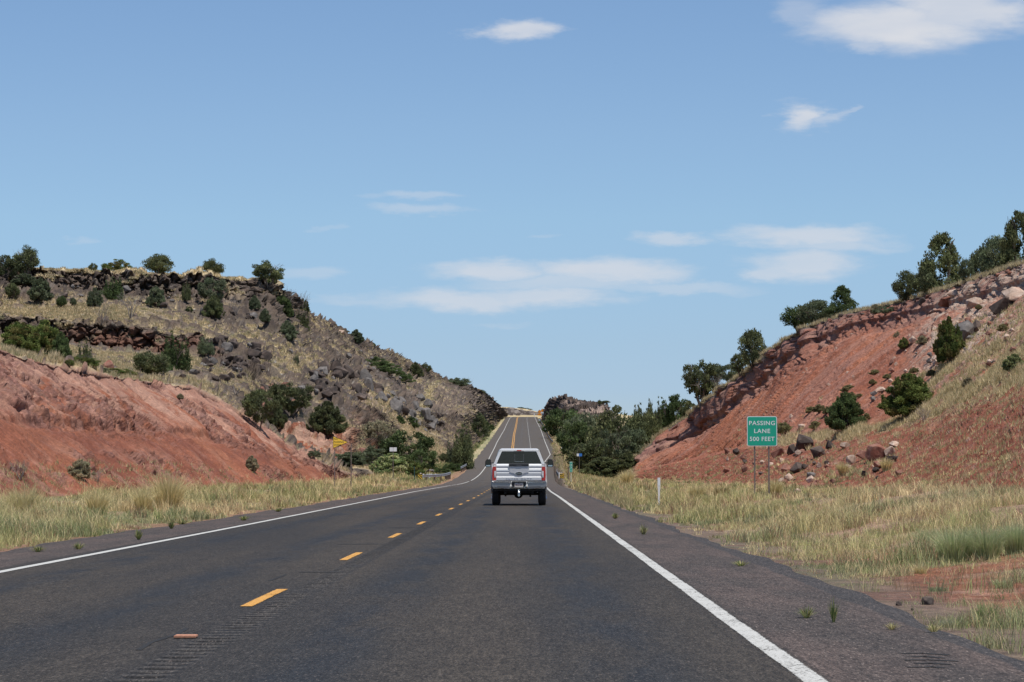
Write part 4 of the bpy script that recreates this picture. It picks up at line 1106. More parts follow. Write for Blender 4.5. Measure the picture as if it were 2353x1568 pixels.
B(2217, 778, 74, 52, 'grey', "large smooth grey slab behind the slope bush", seed=3)
B(2243, 760, 30, 34, 'basalt', "dark rock on top of the smooth grey slab")
B(2330, 690, 84, 44, 'pale', "broad tan rock face above the dark boulder at the right edge", seed=1)
B(2068, 733, 22, 10, 'red', "thin flat rock lying on the open red slope")
B(2080, 704, 14, 18, 'basalt', "small upright dark rock on the upper red slope")
B(1841, 985, 26, 14, 'pale', "light rock on the red slope above the green sign")
B(1820, 962, 12, 14, 'pale', "small cream rock on the red slope above and left of the light rock")
B(2125, 1388, 38, 30, 'basalt', "black rock in the grass beside the shoulder edge", sink=.25)
B(2062, 1390, 26, 16, 'basalt', "dark fist-sized stone on the rim of the right shoulder", sink=.2)
B(2133, 1484, 34, 20, 'red', "tan-brown stone lying on the right shoulder", sink=.05)
B(2010, 1390, 16, 8, 'basalt', "flat black stone on the rim of the right shoulder", sink=.2)
B(2348, 1418, 40, 24, 'red', "reddish rock at the right picture edge behind the shoulder", sink=.2)
B(2092, 1401, 10, 8, 'basalt', "tiny dark stone on the shoulder rim between two larger ones", sink=.2)
for X, Y, s in ((1327, 1090, 7), (1333, 1088, 6), (1340, 1089, 9), (1344, 1093, 6), (1318, 1091, 6), (1350, 1091, 5)):
    B(X, Y, s, s * .7, 'pale', {1327: "second", 1333: "third", 1340: "largest", 1344: "fifth", 1318: "leftmost", 1350: "rightmost"}[X] + " white stone in the row right of the green mile marker", "white stones beside the mile marker", d=275)
# jumbles: every stone its own object, only the smallest leftovers are one loose mass
JS = []
def jumble(n, poly, smin, smax, kinds, place, group, sink=.15, flat=.85):
    px = [p[0] for p in poly]; py = [p[1] for p in poly]; k = 0; tries = 0
    while k < n and tries < n * 60:
        tries += 1
        X, Y = rk.uniform(min(px), max(px)), rk.uniform(min(py), max(py)); inside = False
        for i in range(len(poly)):
            a, b = poly[i], poly[i - 1]
            if (a[1] > Y) != (b[1] > Y) and X < (b[0] - a[0]) * (Y - a[1]) / (b[1] - a[1]) + a[0]: inside = not inside
        if not inside: continue
        s = smin + (smax - smin) * rk.random() ** 2.0
        JS.append((s, X, Y, s * rk.uniform(.9, 1.5), s * flat * rk.uniform(.7, 1.2), rk.choice(kinds), place, group, sink)); k += 1
def settle():
    uniq = sum(1 for o in bpy.data.objects if o.name.startswith("boulder") and o.get('label'))
    JS.sort(key=lambda t: -t[0]); keep = JS[:max(0, 296 - uniq)]; rest = JS[len(keep):]
    byg = {}
    for t in keep: byg.setdefault(t[7], []).append(t)
    tone = dict(basalt="dark", grey="grey", red="reddish", pale="pale")
    for g, L in byg.items():
        L.sort(key=lambda t: t[2]); nb = max(1, round(len(L) / 9)); q = len(L) / nb
        names = ["whole"] if nb == 1 else (["upper", "lower"] if nb == 2 else (["upper", "middle", "lower"] if nb == 3 else None))
        for bi in range(nb):
            row = sorted(L[int(bi * q):int((bi + 1) * q)], key=lambda t: t[1])
            for i, t in enumerate(row):
                W_ = "first second third fourth fifth sixth seventh eighth ninth tenth eleventh twelfth".split()
                nth = "leftmost" if i == 0 else ("rightmost" if i == len(row) - 1 else W_[i] + " from left")
                rown = W_[bi] + " row down"
                size = "big" if t[0] > 18 else ("middling" if t[0] > 11 else "small")
                B(t[1], t[2], t[3], t[4], t[5], "%s %s stone, %s, %s, %s" % (size, tone[t[5]], nth, rown, t[6].replace("the ", "")), g, sink=t[8])
    V, Fc, T_, n0 = [], [], [], 0
    for t in rest:
        p = hit(t[1], t[2]); k = p.y / F; me = rock_mesh(t[5], rk.randrange(9))
        co = np.empty(len(me.vertices) * 3, dtype=np.float32); me.vertices.foreach_get('co', co); co = co.reshape(-1, 3) * [t[3] * k, t[3] * k * .9, t[4] * k * 1.1]
        an = rk.uniform(0, 6.28); c_, s_ = math.cos(an), math.sin(an); co = co @ np.array([[c_, s_, 0], [-s_, c_, 0], [0, 0, 1]]) + np.array([p.x, p.y, p.z - .15 * t[4] * k])
        fs = np.array([list(q.vertices)[:3] for q in me.polygons]); tc_ = np.empty(len(me.vertices) * 4, dtype=np.float32); me.color_attributes['tone'].data.foreach_get('color', tc_)
        V.append(co); Fc.append(fs + n0); T_.append(tc_.reshape(-1, 4)[:, :3]); n0 += len(co)
    if rest: tag(link("loose_rubble", mesh_np("loose_rubble", np.concatenate(V), np.concatenate(Fc), ROCKM['basalt'], np.concatenate(T_))), "small loose rubble scattered among the boulders on both slopes", "rubble", kind="stuff")
jumble(64, [(430, 872), (450, 810), (510, 765), (570, 790), (620, 800), (625, 840), (570, 870), (520, 880)], 14, 34, ('basalt', 'basalt', 'basalt', 'grey'),
       "the big basalt jumble", "boulders of the big basalt jumble")
jumble(38, [(690, 900), (720, 860), (850, 850), (880, 920), (800, 930), (740, 920)], 14, 38, ('basalt', 'basalt', 'grey'),
       "the rockfall at the mid-slope outcrop", "boulders of the mid-slope outcrop")
jumble(40, [(870, 930), (900, 900), (990, 930), (1030, 990), (990, 1000), (930, 970)], 12, 36, ('grey', 'grey', 'basalt'),
       "the grey fallen blocks", "stones around the grey fallen blocks")
jumble(26, [(560, 950), (600, 880), (680, 900), (700, 960), (640, 985)], 12, 34, ('basalt', 'red'), "the slope by the dark shrubs", "boulders beside the dark shrubs")
jumble(40, [(90, 655), (330, 665), (600, 690), (640, 730), (500, 740), (300, 690), (120, 690)], 6, 20, ('basalt', 'basalt', 'grey'),
       "stones under the mesa rim", "stones under the mesa rim")
jumble(44, [(640, 760), (760, 775), (900, 840), (960, 870), (880, 880), (760, 840), (620, 800)], 6, 16, ('basalt', 'grey', 'grey'),
       "the left hill's upper right rubble", "rubble on the upper right slope")
jumble(46, [(1650, 1060), (1780, 1040), (1900, 1040), (2060, 1060), (2080, 1090), (1860, 1130), (1680, 1100)], 7, 24, ('red', 'red', 'basalt', 'pale'),
       "stones below the right bench", "loose stones below the bench")
jumble(70, [(2070, 800), (2180, 740), (2300, 720), (2353, 760), (2330, 830), (2230, 850), (2100, 900), (2010, 950), (1985, 940)], 6, 24, ('pale', 'pale', 'red', 'grey'),
       "the right bank's pale rubble", "pale rubble on the right bank")
jumble(40, [(1800, 775), (1900, 738), (2080, 690), (2190, 660), (2353, 612), (2353, 622), (2190, 670), (2080, 700), (1900, 748), (1800, 788)], 6, 18, ('basalt', 'basalt', 'red'),
       "the right crest's crust", "crust stones along the right crest")

settle()
# ------------------------------------------------------------------ plants, one by one: X, top, foot, width, shape, tone, label
def PL(*a, **k): return plant(*a, **k)
JT, ST, DT = dict(name='juniper_tree', cat='tree'), dict(name='shrub', cat='bush'), dict(name='dead_tree', cat='dead tree')
# left skyline
PL(54, 567, 634, 66, 'round', DK, "round juniper with a half-bare grey side at the far left skyline", seed=1, grey=1, **JT)
PL(8, 588, 650, 52, 'airy', DK, "ragged juniper cut by the left picture edge", seed=2, grey=1, **JT)
PL(52, 628, 655, 60, 'bush', GG, "dark scrubby juniper mass under the round skyline juniper", seed=3, grey=1, **ST)
PL(210, 604, 625, 20, 'round', DK, "smallest round juniper on the left skyline", seed=2, d=470, **JT)
PL(265, 590, 627, 64, 'low', YG, "broad low juniper on the left skyline with spreading skirts", seed=4, d=480, **JT)
PL(362, 583, 632, 66, 'round', DK, "roundest dark juniper on the mesa skyline with a bare grey right flank", seed=3, d=470, **JT)
PL(487, 596, 638, 54, 'round', DK, "round juniper alone on the skyline right of the middle of the mesa", seed=1, d=472, **JT)
PL(614, 605, 658, 72, 'airy', DK, "juniper with twiggy dead tips at the right end of the mesa rim", seed=1, dead=1, **JT)
PL(662, 655, 700, 50, 'grey', DK, "bare twiggy shrub on the skyline below the mesa rim's end", seed=2, name='dead_shrub', cat='dead bush')
PL(693, 668, 722, 44, 'dead', DK, "bare crooked dead tree behind the last skyline juniper", seed=1, **DT)
# left slope
PL(24, 650, 685, 34, 'round', DK, "small olive juniper near the left edge under the rim", seed=2, **JT)
PL(90, 640, 692, 56, 'bush', GG, "grey-green juniper leaning below the rim near the left edge", seed=5, **JT)
PL(138, 679, 707, 25, 'round', BG, "small bright green juniper on the tan slope at the left", seed=3, **JT)
PL(165, 684, 704, 17, 'round', GG, "tiny pale juniper right of the small bright one", seed=1, **JT)
PL(254, 626, 690, 54, 'upright', BG, "tall oval dark green juniper against the rim cliff", seed=6, **JT)
PL(215, 662, 706, 38, 'bush', GG, "half-bare juniper left of the tall oval one", seed=2, grey=1, **ST)
PL(232, 690, 742, 56, 'grey', DK, "grey brush tangle below the tall oval juniper", seed=1, name='dead_shrub', cat='dead bush')
PL(298, 663, 728, 58, 'dead', DK, "leafless dead tree on the slope right of the tall oval juniper", seed=2, **DT)
PL(356, 658, 704, 40, 'bush', GG, "round grey-green juniper in the middle of the mesa slope", seed=1, **JT)
PL(425, 646, 688, 23, 'upright', DK, "narrow juniper just under the rim", seed=7, **JT)
PL(432, 700, 717, 17, 'low', BG, "tiny green bush in grass below the narrow juniper", seed=5, **ST)
PL(485, 640, 702, 64, 'airy', GG, "large loose juniper under the rim right of the narrow one", seed=3, **JT)
PL(488, 680, 732, 46, 'bush', DK, "dark bushy juniper in front of the large loose one", seed=4, **JT)
PL(540, 668, 722, 52, 'grey', DK, "grey leafless brush right of the dark bushy juniper", seed=2, name='dead_shrub', cat='dead bush')
PL(416, 715, 742, 16, 'dead', DK, "small bare twig shrub in the middle slope", seed=1, name='dead_shrub', cat='dead bush')
PL(584, 680, 712, 28, 'bush', GG, "small grey-green juniper on the shoulder under the rim's right end", seed=2, **JT)
PL(608, 710, 741, 28, 'bush', GG, "small juniper below the shoulder juniper", seed=3, **JT)
PL(646, 680, 728, 52, 'bush', BG, "full green juniper on the right shoulder of the mesa", seed=1, **JT)
PL(695, 687, 722, 36, 'bush', DK, "green juniper on the skyline by the crooked dead tree", seed=5, **JT)
PL(697, 711, 762, 40, 'upright', DK, "darkest juniper standing on the skyline at the hill's shoulder", seed=8, **JT)
PL(659, 738, 783, 44, 'bush', GG, "rounded grey-green juniper low on the right shoulder", seed=4, **JT)
PL(680, 812, 836, 15, 'upright', GG, "tiny upright juniper in dry grass above the basalt columns", seed=6, **JT)
PL(818, 758, 789, 36, 'bush', GG, "greyish bush on the descending skyline", seed=3, **ST)
PL(789, 757, 768, 26, 'low', GG, "low bush on the skyline left of the greyish one", seed=2, d=600, **ST)
PL(856, 788, 800, 14, 'round', DK, "tiny round bush on the skyline notch", seed=2, **ST)
for i, (X, yt, yb, w, l) in enumerate(((862, 815, 845, 60, "upper left clump of the long low green thicket on the right slope"), (893, 832, 862, 60, "middle clump of the long low green thicket"),
                                       (925, 850, 880, 52, "lower right clump of the long low green thicket"), (880, 812, 830, 60, "grey twiggy clump above the long low thicket"))):
    PL(X, yt, yb, w, 'low' if i < 3 else 'grey', BG, l, seed=i + 1, **ST)
PL(955, 834, 868, 32, 'bush', DK, "olive bush left of the pale chute near the skyline", seed=2, **ST)
PL(979, 835, 857, 24, 'round', DK, "dark bush on the skyline at the top of the pale chute", seed=1, **ST)
PL(1052, 863, 889, 56, 'low', GG, "wide dark bush on the lower skyline", seed=3, **ST)
PL(1072, 866, 892, 34, 'grey', DK, "greyish twiggy bush beside the wide skyline bush", seed=1, name='dead_shrub', cat='dead bush')
PL(1108, 896, 910, 16, 'round', DK, "little dark bush on the skyline above the road's crest", seed=3, **ST)
# terrace above the left red cut
PL(42, 742, 812, 96, 'bush', YG, "large yellow-green shrub at the left end of the terrace above the red cut", seed=1, d=185, **ST)
PL(98, 738, 815, 92, 'bush', YG, "large yellow-green shrub second from the left on the terrace", seed=2, d=190, **ST)
PL(138, 765, 825, 46, 'bush', BG, "darker end clump of the large yellow-green shrub row", seed=3, d=186, **ST)
PL(198, 775, 822, 48, 'upright', DK, "olive juniper behind the terrace shrubs", seed=6, d=235, **JT)
PL(157, 826, 845, 24, 'round', YG, "small yellow-green tuft bush on the lip of the red cut", seed=1, **ST)
PL(187, 812, 842, 70, 'low', YG, "rusty sparse bush right of the small lip bush", seed=4, grey=1, d=180, **ST)
PL(268, 842, 872, 86, 'low', YG, "low green shrub strip on the terrace edge", seed=5, d=215, **ST)
PL(235, 845, 868, 40, 'low', GG, "grey-green low shrub at the left of the strip", seed=2, d=212, **ST)
PL(396, 765, 845, 78, 'upright', BG, "tall rich-green juniper standing over the terrace", seed=9, d=330, **JT)
PL(345, 805, 873, 82, 'round', DK, "broad dark juniper in front of the tall rich-green one", seed=5, d=300, **JT)
PL(470, 770, 813, 46, 'upright', GG, "grey-green juniper above the big rock jumble", seed=7, **JT)
PL(540, 872, 908, 50, 'dead', DK, "bare low branches in grass above the red cut", seed=2, name='dead_shrub', cat='dead bush')
# dark shrubs at the right end of the cut
PL(596, 900, 984, 74, 'airy', DK, "dark open juniper at the right end of the left red cut", seed=4, **JT)
PL(668, 880, 960, 92, 'airy', DK, "dark spreading juniper right of the open one", seed=5, **JT)
PL(630, 925, 985, 60, 'bush', DK, "dark shrub between the two open junipers", seed=5, **ST)
PL(752, 925, 997, 84, 'bush', DK, "dark shrub with bare upright stems above the second red cut", seed=4, grey=1, **ST)
PL(712, 935, 985, 46, 'grey', DK, "bare grey brush left of the stemmy dark shrub", seed=2, name='dead_shrub', cat='dead bush')
PL(722, 1030, 1052, 30, 'low', GG, "little dark tuft under the second red cut", seed=3, **ST)
PL(945, 958, 985, 34, 'bush', BG, "green bush growing between the fallen grey blocks", seed=1, **ST)
PL(918, 955, 975, 24, 'bush', BG, "small green bush left in the fallen grey blocks", seed=4, **ST)
PL(974, 935, 965, 18, 'upright', GG, "thin upright bush above the fallen blocks", seed=6, **ST)
PL(870, 970, 1040, 76, 'airy', SG, "pale sparse bush on the orange wash behind the creek bushes", seed=6, dead=1, **ST)
# creek bushes
PL(800, 1040, 1095, 76, 'bush', GG, "grey-green bush behind the pennant sign's posts", seed=2, d=300, **ST)
PL(850, 1030, 1098, 70, 'airy', GG, "leafy grey-green bush right of the pennant sign", seed=1, d=310, **ST)
PL(935, 995, 1088, 108, 'airy', BG, "largest green creekside tree behind the square signs", seed=2, d=345, name='creek_tree', cat='tree')
PL(902, 1044, 1100, 104, 'bush', WG, "bright green willowy bush at the square signs", seed=3, d=300, **ST)
PL(972, 1035, 1095, 66, 'airy', BG, "open green bush right of the largest creekside tree", seed=3, d=330, name='creek_tree', cat='tree')
PL(950, 1062, 1102, 50, 'bush', YG, "bright green bush behind the dark green post", seed=1, d=300, **ST)
PL(1018, 1042, 1062, 24, 'round', DK, "small dark bush above the creek bank", seed=1, **ST)
PL(1066, 976, 1078, 78, 'upright', DK, "tall dark juniper beside the left road edge at the foot of the grade", seed=10, **JT)
PL(1040, 1010, 1070, 44, 'upright', GG, "grey-green juniper just left of the tall dark roadside one", seed=11, **JT)
PL(1103, 952, 1006, 46, 'cone', DK, "dark conical juniper farther up the left side of the grade", seed=1, **JT)
PL(1120, 968, 992, 30, 'low', BG, "green brush beyond the conical roadside juniper", seed=2, **ST)
PL(1040, 1058, 1085, 50, 'low', BG, "leafy green weeds by the creek on the left", seed=3, **ST)
PL(1008, 1070, 1092, 50, 'low', BG, "green weeds behind the left bridge rail", seed=4, d=350, **ST)
PL(1143, 946, 958, 8, 'upright', DK, "tiny dark bush at the cut by the crest", seed=6, **ST)
PL(1196, 936, 949, 14, 'round', DK, "left bush of the dark clump on the skyline over the crest", seed=2, d=1330, **ST)
PL(1207, 938, 950, 18, 'round', DK, "right bush of the dark clump on the skyline over the crest", seed=3, d=1335, **ST)
PL(1218, 940, 951, 12, 'round', DK, "small end bush of the dark clump on the skyline over the crest", seed=1, d=1335, **ST)
# left red cut face
PL(47, 1052, 1100, 66, 'grey', SG, "dry twiggy shrub on the lower left of the red cut", seed=1, name='dry_shrub', cat='bush')
PL(185, 1058, 1100, 60, 'bush', SG, "sprawling dry shrub in the middle of the red cut", seed=1, grey=1, **ST)
PL(222, 1075, 1110, 60, 'grey', SG, "thin dry twigs right of the sprawling dry shrub", seed=2, name='dry_shrub', cat='bush')
PL(579, 1048, 1082, 32, 'bush', SG, "pale dry shrub on the right half of the red cut", seed=3, **ST)
PL(413, 905, 918, 18, 'bush', SG, "pale tuft near the top of the red cut", seed=2, **ST)
# right crest
PL(1612, 834, 932, 88, 'airy', DK, "open twiggy juniper at the low left end of the right crest", seed=7, dead=1, **JT)
PL(1675, 838, 880, 56, 'airy', GG, "grey-green juniper between the twiggy one and the lone round one", seed=8, d=352, **JT)
PL(1648, 855, 905, 44, 'grey', DK, "grey leafless brush on the crest beside the twiggy juniper", seed=2, name='dead_shrub', cat='dead bush')
PL(1728, 757, 846, 62, 'round', DK, "lone round-topped juniper on the right crest", seed=6, **JT)
PL(1700, 815, 862, 44, 'airy', DK, "low juniper left of the lone round-topped one", seed=9, **JT)
PL(1836, 702, 782, 84, 'round', BG, "left half of the wide juniper pair on the right crest", seed=7, d=296, **JT)
PL(1877, 688, 768, 84, 'round', GG, "taller right half of the wide juniper pair on the crest", seed=8, d=292, **JT)
PL(1937, 660, 740, 74, 'cone', BG, "pine-like juniper right of the wide pair", seed=2, d=278, **JT)
PL(2083, 624, 696, 58, 'round', DK, "slim juniper left of the tall conical one", seed=12, **JT)
PL(2167, 545, 682, 122, 'cone', DK, "tallest conical juniper on the right crest", seed=3, d=222, **JT)
PL(2130, 608, 688, 74, 'cone', DK, "juniper against the left flank of the tallest conical one", seed=13, d=228, **JT)
PL(2223, 597, 655, 38, 'airy', GG, "small loose juniper between the conical one and the far right group", seed=10, **JT)
PL(2258, 572, 642, 62, 'round', DK, "left juniper of the dense group at the right edge", seed=14, d=205, **JT)
PL(2296, 545, 634, 90, 'round', GG, "middle juniper of the dense group at the right edge", seed=4, d=202, **JT)
PL(2345, 492, 622, 112, 'cone', DK, "tallest juniper of the dense group cut by the right edge", seed=5, d=196, **JT)
PL(2400, 500, 615, 90, 'cone', DK, "juniper just beyond the right edge", seed=2, d=192, **JT)
PL(2035, 698, 722, 50, 'low', GG, "low bush on the crest left of the slim juniper", seed=1, **ST)
PL(2012, 700, 722, 26, 'bush', SG, "pale tuft on the crest beside the low bush", seed=3, **ST)
PL(1758, 812, 838, 34, 'grey', DK, "dry twigs on the crest right of the lone round-topped juniper", seed=1, name='dry_shrub', cat='bush')
# right slope
PL(2180, 732, 834, 74, 'bush', YG, "tall ragged bright green shrub high on the right bank", seed=5, **ST)
PL(2088, 862, 958, 126, 'bush', YG, "widest bright green shrub on the right bank", seed=6, **ST)
PL(1942, 905, 992, 86, 'bush', BG, "dome-shaped green shrub on the bench left of the widest one", seed=7, **ST)
PL(2122, 930, 968, 56, 'grey', SG, "grey leafless bush against the right foot of the widest shrub", seed=2, name='dry_shrub', cat='bush')
PL(2224, 868, 892, 26, 'bush', SG, "grey-green tuft on the upper right bank", seed=1, **ST)
PL(2332, 815, 855, 60, 'bush', SG, "grey sage bush high at the right edge", seed=2, tint=(.8, 1, .7), **ST)
PL(1797, 972, 1004, 40, 'airy', SG, "pale spindly bush right of the green sign's top corner", seed=3, tint=(.75, .85, .6), **ST)
PL(2077, 776, 802, 26, 'bush', YG, "small green bush alone on the open red slope", seed=3, **ST)
PL(2119, 772, 792, 26, 'bush', SG, "dry tuft left of the tall ragged shrub", seed=1, **ST)
PL(2062, 760, 778, 16, 'low', SG, "tiny dry tuft on the upper red slope", seed=2, **ST)
for i, (X, yt, yb, w) in enumerate(((1882, 930, 950, 34), (1950, 885, 902, 34), (1900, 935, 952, 22), (1862, 935, 950, 24), (1873, 968, 986, 28), (1958, 902, 918, 26),
                                    (2010, 850, 862, 26), (1975, 905, 914, 16), (2005, 872, 884, 20), (2039, 860, 872, 22), (1990, 950, 965, 20), (2100, 845, 858, 24), (2140, 850, 866, 22), (1935, 920, 932, 14), (2250, 700, 712, 18), (2305, 745, 762, 24))):
    PL(X, yt, yb, w, 'bush', SG, "olive tuft on the right red slope, " + ["broad one above the green sign", "level with the tall ragged shrub's foot", "right of the one above the sign", "small one left above the sign", "directly over the green sign", "left of the widest shrub's top", "high in the middle of the slope", "tiny one left of the widest shrub", "small one in the slope's middle", "just up-left of the widest shrub", "beside the dome shrub's top", "in pale rubble by the tall shrub", "right of the tall ragged shrub's foot", "tiniest one by the dome shrub", "among the tan crest slabs", "below the big dark boulder"][i], "tufts dotted on the right red slope", seed=i % 3, name='tuft', cat='tuft', tint=(.8, .8, .62))
# trees in the dip right of the road
PL(1290, 938, 1006, 92, 'round', BG, "rounded green tree at the left end of the roadside grove", seed=9, d=640, name='grove_tree', cat='tree')
PL(1248, 965, 985, 22, 'low', BG, "small bush by the right guardrail near the crest", seed=1, d=930, **ST)
PL(1262, 975, 1000, 26, 'low', DK, "dark bush by the guardrail under the rounded grove tree", seed=2, d=760, **ST)
PL(1345, 948, 1062, 112, 'round', GG, "wide grey-green tree second in the grove", seed=10, d=470, name='grove_tree', cat='tree')
PL(1330, 975, 1060, 84, 'airy', BG, "leafy tree in front of the second grove tree", seed=4, d=440, name='grove_tree', cat='tree')
PL(1360, 1010, 1092, 116, 'round', DK, "dark low tree whose skirts hang behind the blue sign", seed=11, d=392, name='grove_tree', cat='tree')
PL(1405, 950, 1092, 112, 'round', DK, "tall dark tree in the middle of the grove", seed=12, d=400, name='grove_tree', cat='tree')
PL(1432, 980, 1095, 96, 'airy', GG, "grey-barked tree right of the middle of the grove", seed=5, d=385, name='grove_tree', cat='tree')
PL(1385, 1052, 1098, 110, 'bush', DK, "dark undergrowth at the foot of the grove", seed=6, d=372, **ST)
PL(1445, 1040, 1096, 70, 'bush', DK, "dark bush where the grove meets the red bank", seed=5, d=368, **ST)
PL(1466, 912, 1085, 62, 'upright', DK, "dark spired juniper at the left of the tall juniper row", seed=15, d=415, **JT)
PL(1496, 903, 1075, 58, 'upright', DK, "tallest spired juniper in the row behind the red bank", seed=16, d=418, **JT)
PL(1478, 945, 1085, 84, 'round', DK, "broad dark juniper body under the spires", seed=13, d=410, **JT)
PL(1528, 908, 1040, 66, 'upright', BG, "lighter green juniper third in the row behind the red bank", seed=17, d=420, **JT)
PL(1556, 912, 1015, 56, 'airy', BG, "open green juniper at the right of the row", seed=11, d=420, **JT)
PL(1520, 950, 1060, 80, 'round', DK, "dark juniper filling the gap behind the lighter green one", seed=14, d=425, **JT)
PL(1582, 925, 990, 36, 'airy', DK, "small dark juniper between the row and the twiggy one", seed=12, d=405, **JT)
PL(1378, 920, 932, 12, 'round', DK, "small round bush on the basalt knob's skyline", seed=1, **ST)
PL(1391, 921, 945, 24, 'round', DK, "dark round tree on the skyline right of the basalt knob", seed=3, d=925, **JT)
PL(1417, 931, 945, 22, 'round', DK, "smaller round tree on the skyline right of the knob", seed=2, d=925, **JT)
PL(1302, 1003, 1030, 34, 'airy', BG, "thin leafy sapling above the white lane sign", seed=6, d=560, name='sapling', cat='tree')
PL(1284, 1052, 1070, 26, 'airy', BG, "leafy weed bush below the white lane sign", seed=3, d=430, **ST)
# near weeds
M_WEED = toned("weed_leaves", rough=.8, fine=((3, .2),), bump=0, transl=.3)
def weed(X, ybase, h, w, label, group=None, tones=((.16, .20, .07), (.30, .27, .12)), n=70, seed=1):
    p = hit(X, ybase)
    if abs(p.x) < 8.4 and p.x < 3.4 or X < 1900 and p.x > 0: pass
    d = (CH * F / (ybase - HY)); xx = (X - CX) / F * d
    if -8.4 < xx < 3.45: p = Vector((xx, d, 0.0))
    s = p.y / F; rg = np.random.default_rng(seed + int(X)); M = n
    an = rg.uniform(0, 6.28, M); r = rg.uniform(0, .12, M); ln = rg.uniform(.35, 1, M); out = rg.uniform(.1, .5, M)
    b = np.stack([np.cos(an) * r * w * s, np.sin(an) * r * w * s, np.zeros(M)], 1)
    t = b + np.stack([np.cos(an) * out * w * s, np.sin(an) * out * w * s, ln * h * s * (1.15 - out)], 1)
    side = np.stack([-np.sin(an), np.cos(an), 0 * an], 1) * (.9 * s)
    m = (b + t) / 2 + np.array([0, 0, .08 * h * s])
    V = np.stack([b - side * .5, b + side * .5, m + side, m - side, t], 1).reshape(-1, 3)
    i = np.arange(M) * 5; Fc = np.concatenate([np.stack([i, i + 1, i + 2], 1), np.stack([i, i + 2, i + 3], 1), np.stack([i + 3, i + 2, i + 4], 1)])
    T = np.array(tones)[rg.integers(0, len(tones), M)] * rg.uniform(.7, 1.3, (M, 1))
    me = mesh_np("weed", V, Fc, M_WEED, np.repeat(T, 5, 0)); o = link("weed", me); o.location = p
    tag(o, label, "weed", group); return o
weed(1912, 1428, 70, 34, "tall thin weed growing through the right shoulder", n=60)
weed(1850, 1418, 34, 70, "leafy low weed left of the tall thin shoulder weed")
weed(2140, 1450, 26, 70, "flat grass tuft near the outer edge of the right shoulder", tones=((.4, .33, .18), (.25, .25, .1)))
weed(2045, 1445, 20, 50, "small dry tuft on the right shoulder", tones=((.4, .33, .18), (.3, .28, .12)))
weed(1478, 1228, 30, 30, "pale spindly weed on the right shoulder farther ahead", tones=((.4, .36, .2), (.3, .3, .14)))
weed(1413, 1192, 18, 26, "green tuft on the right shoulder closest to the road ahead")
weed(1700, 1300, 16, 60, "flat weed on the near part of the right shoulder")
weed(1450, 1160, 14, 40, "low weed at the grass edge of the right shoulder")
for i, (X, Y, h, w) in enumerate(((182, 1262, 20, 44), (320, 1240, 30, 30), (90, 1268, 18, 60), (395, 1215, 24, 24), (420, 1205, 14, 50), (235, 1222, 16, 60), (560, 1196, 16, 40), (470, 1182, 14, 40), (640, 1176, 12, 30))):
    weed(X, Y, h, w, "small green weed on the left shoulder, " + ["second from the left", "fourth from the left", "leftmost", "fifth from the left", "sixth from the left", "third from the left", "eighth from the left", "seventh from the left", "farthest"][i], "weeds on the left shoulder", seed=i)

# ------------------------------------------------------------------ grass
def blades(name, x, y, z, h, w, lean, tone, mat, seed, single=False):
    rg = np.random.default_rng(seed); n = len(x); an = rg.uniform(0, 6.28, n); fa = rg.normal(0, .7, n)
    b = np.stack([x, y, z - .03], 1); sd = np.stack([np.cos(fa), np.sin(fa), 0 * fa], 1) * (w / 2)[:, None]
    ld = np.stack([np.cos(an), np.sin(an), 0 * an], 1)
    t = b + ld * (lean * h)[:, None] + np.array([0, 0, 1]) * (h * np.sqrt(np.clip(1 - lean ** 2, .1, 1)))[:, None]
    if single:
        V = np.stack([b - sd, b + sd, t], 1).reshape(-1, 3); Fc = np.arange(3 * n).reshape(-1, 3); k = 3
    else:
        m = b + ld * (lean * h * .3)[:, None] + np.array([0, 0, 1]) * (h * .55)[:, None]
        V = np.stack([b - sd, b + sd, m + sd * .7, m - sd * .7, t], 1).reshape(-1, 3); i = np.arange(n) * 5; k = 5
        Fc = np.concatenate([np.stack([i, i + 1, i + 2], 1), np.stack([i, i + 2, i + 3], 1), np.stack([i + 3, i + 2, i + 4], 1)])
    return link(name, mesh_np(name, V, Fc, mat, np.repeat(tone, k, 0)))
STRAW, LGREEN, DGREEN, GGRN = np.array((.72, .57, .31)), np.array((.46, .44, .19)), np.array((.17, .23, .085)), np.array((.28, .31, .18))
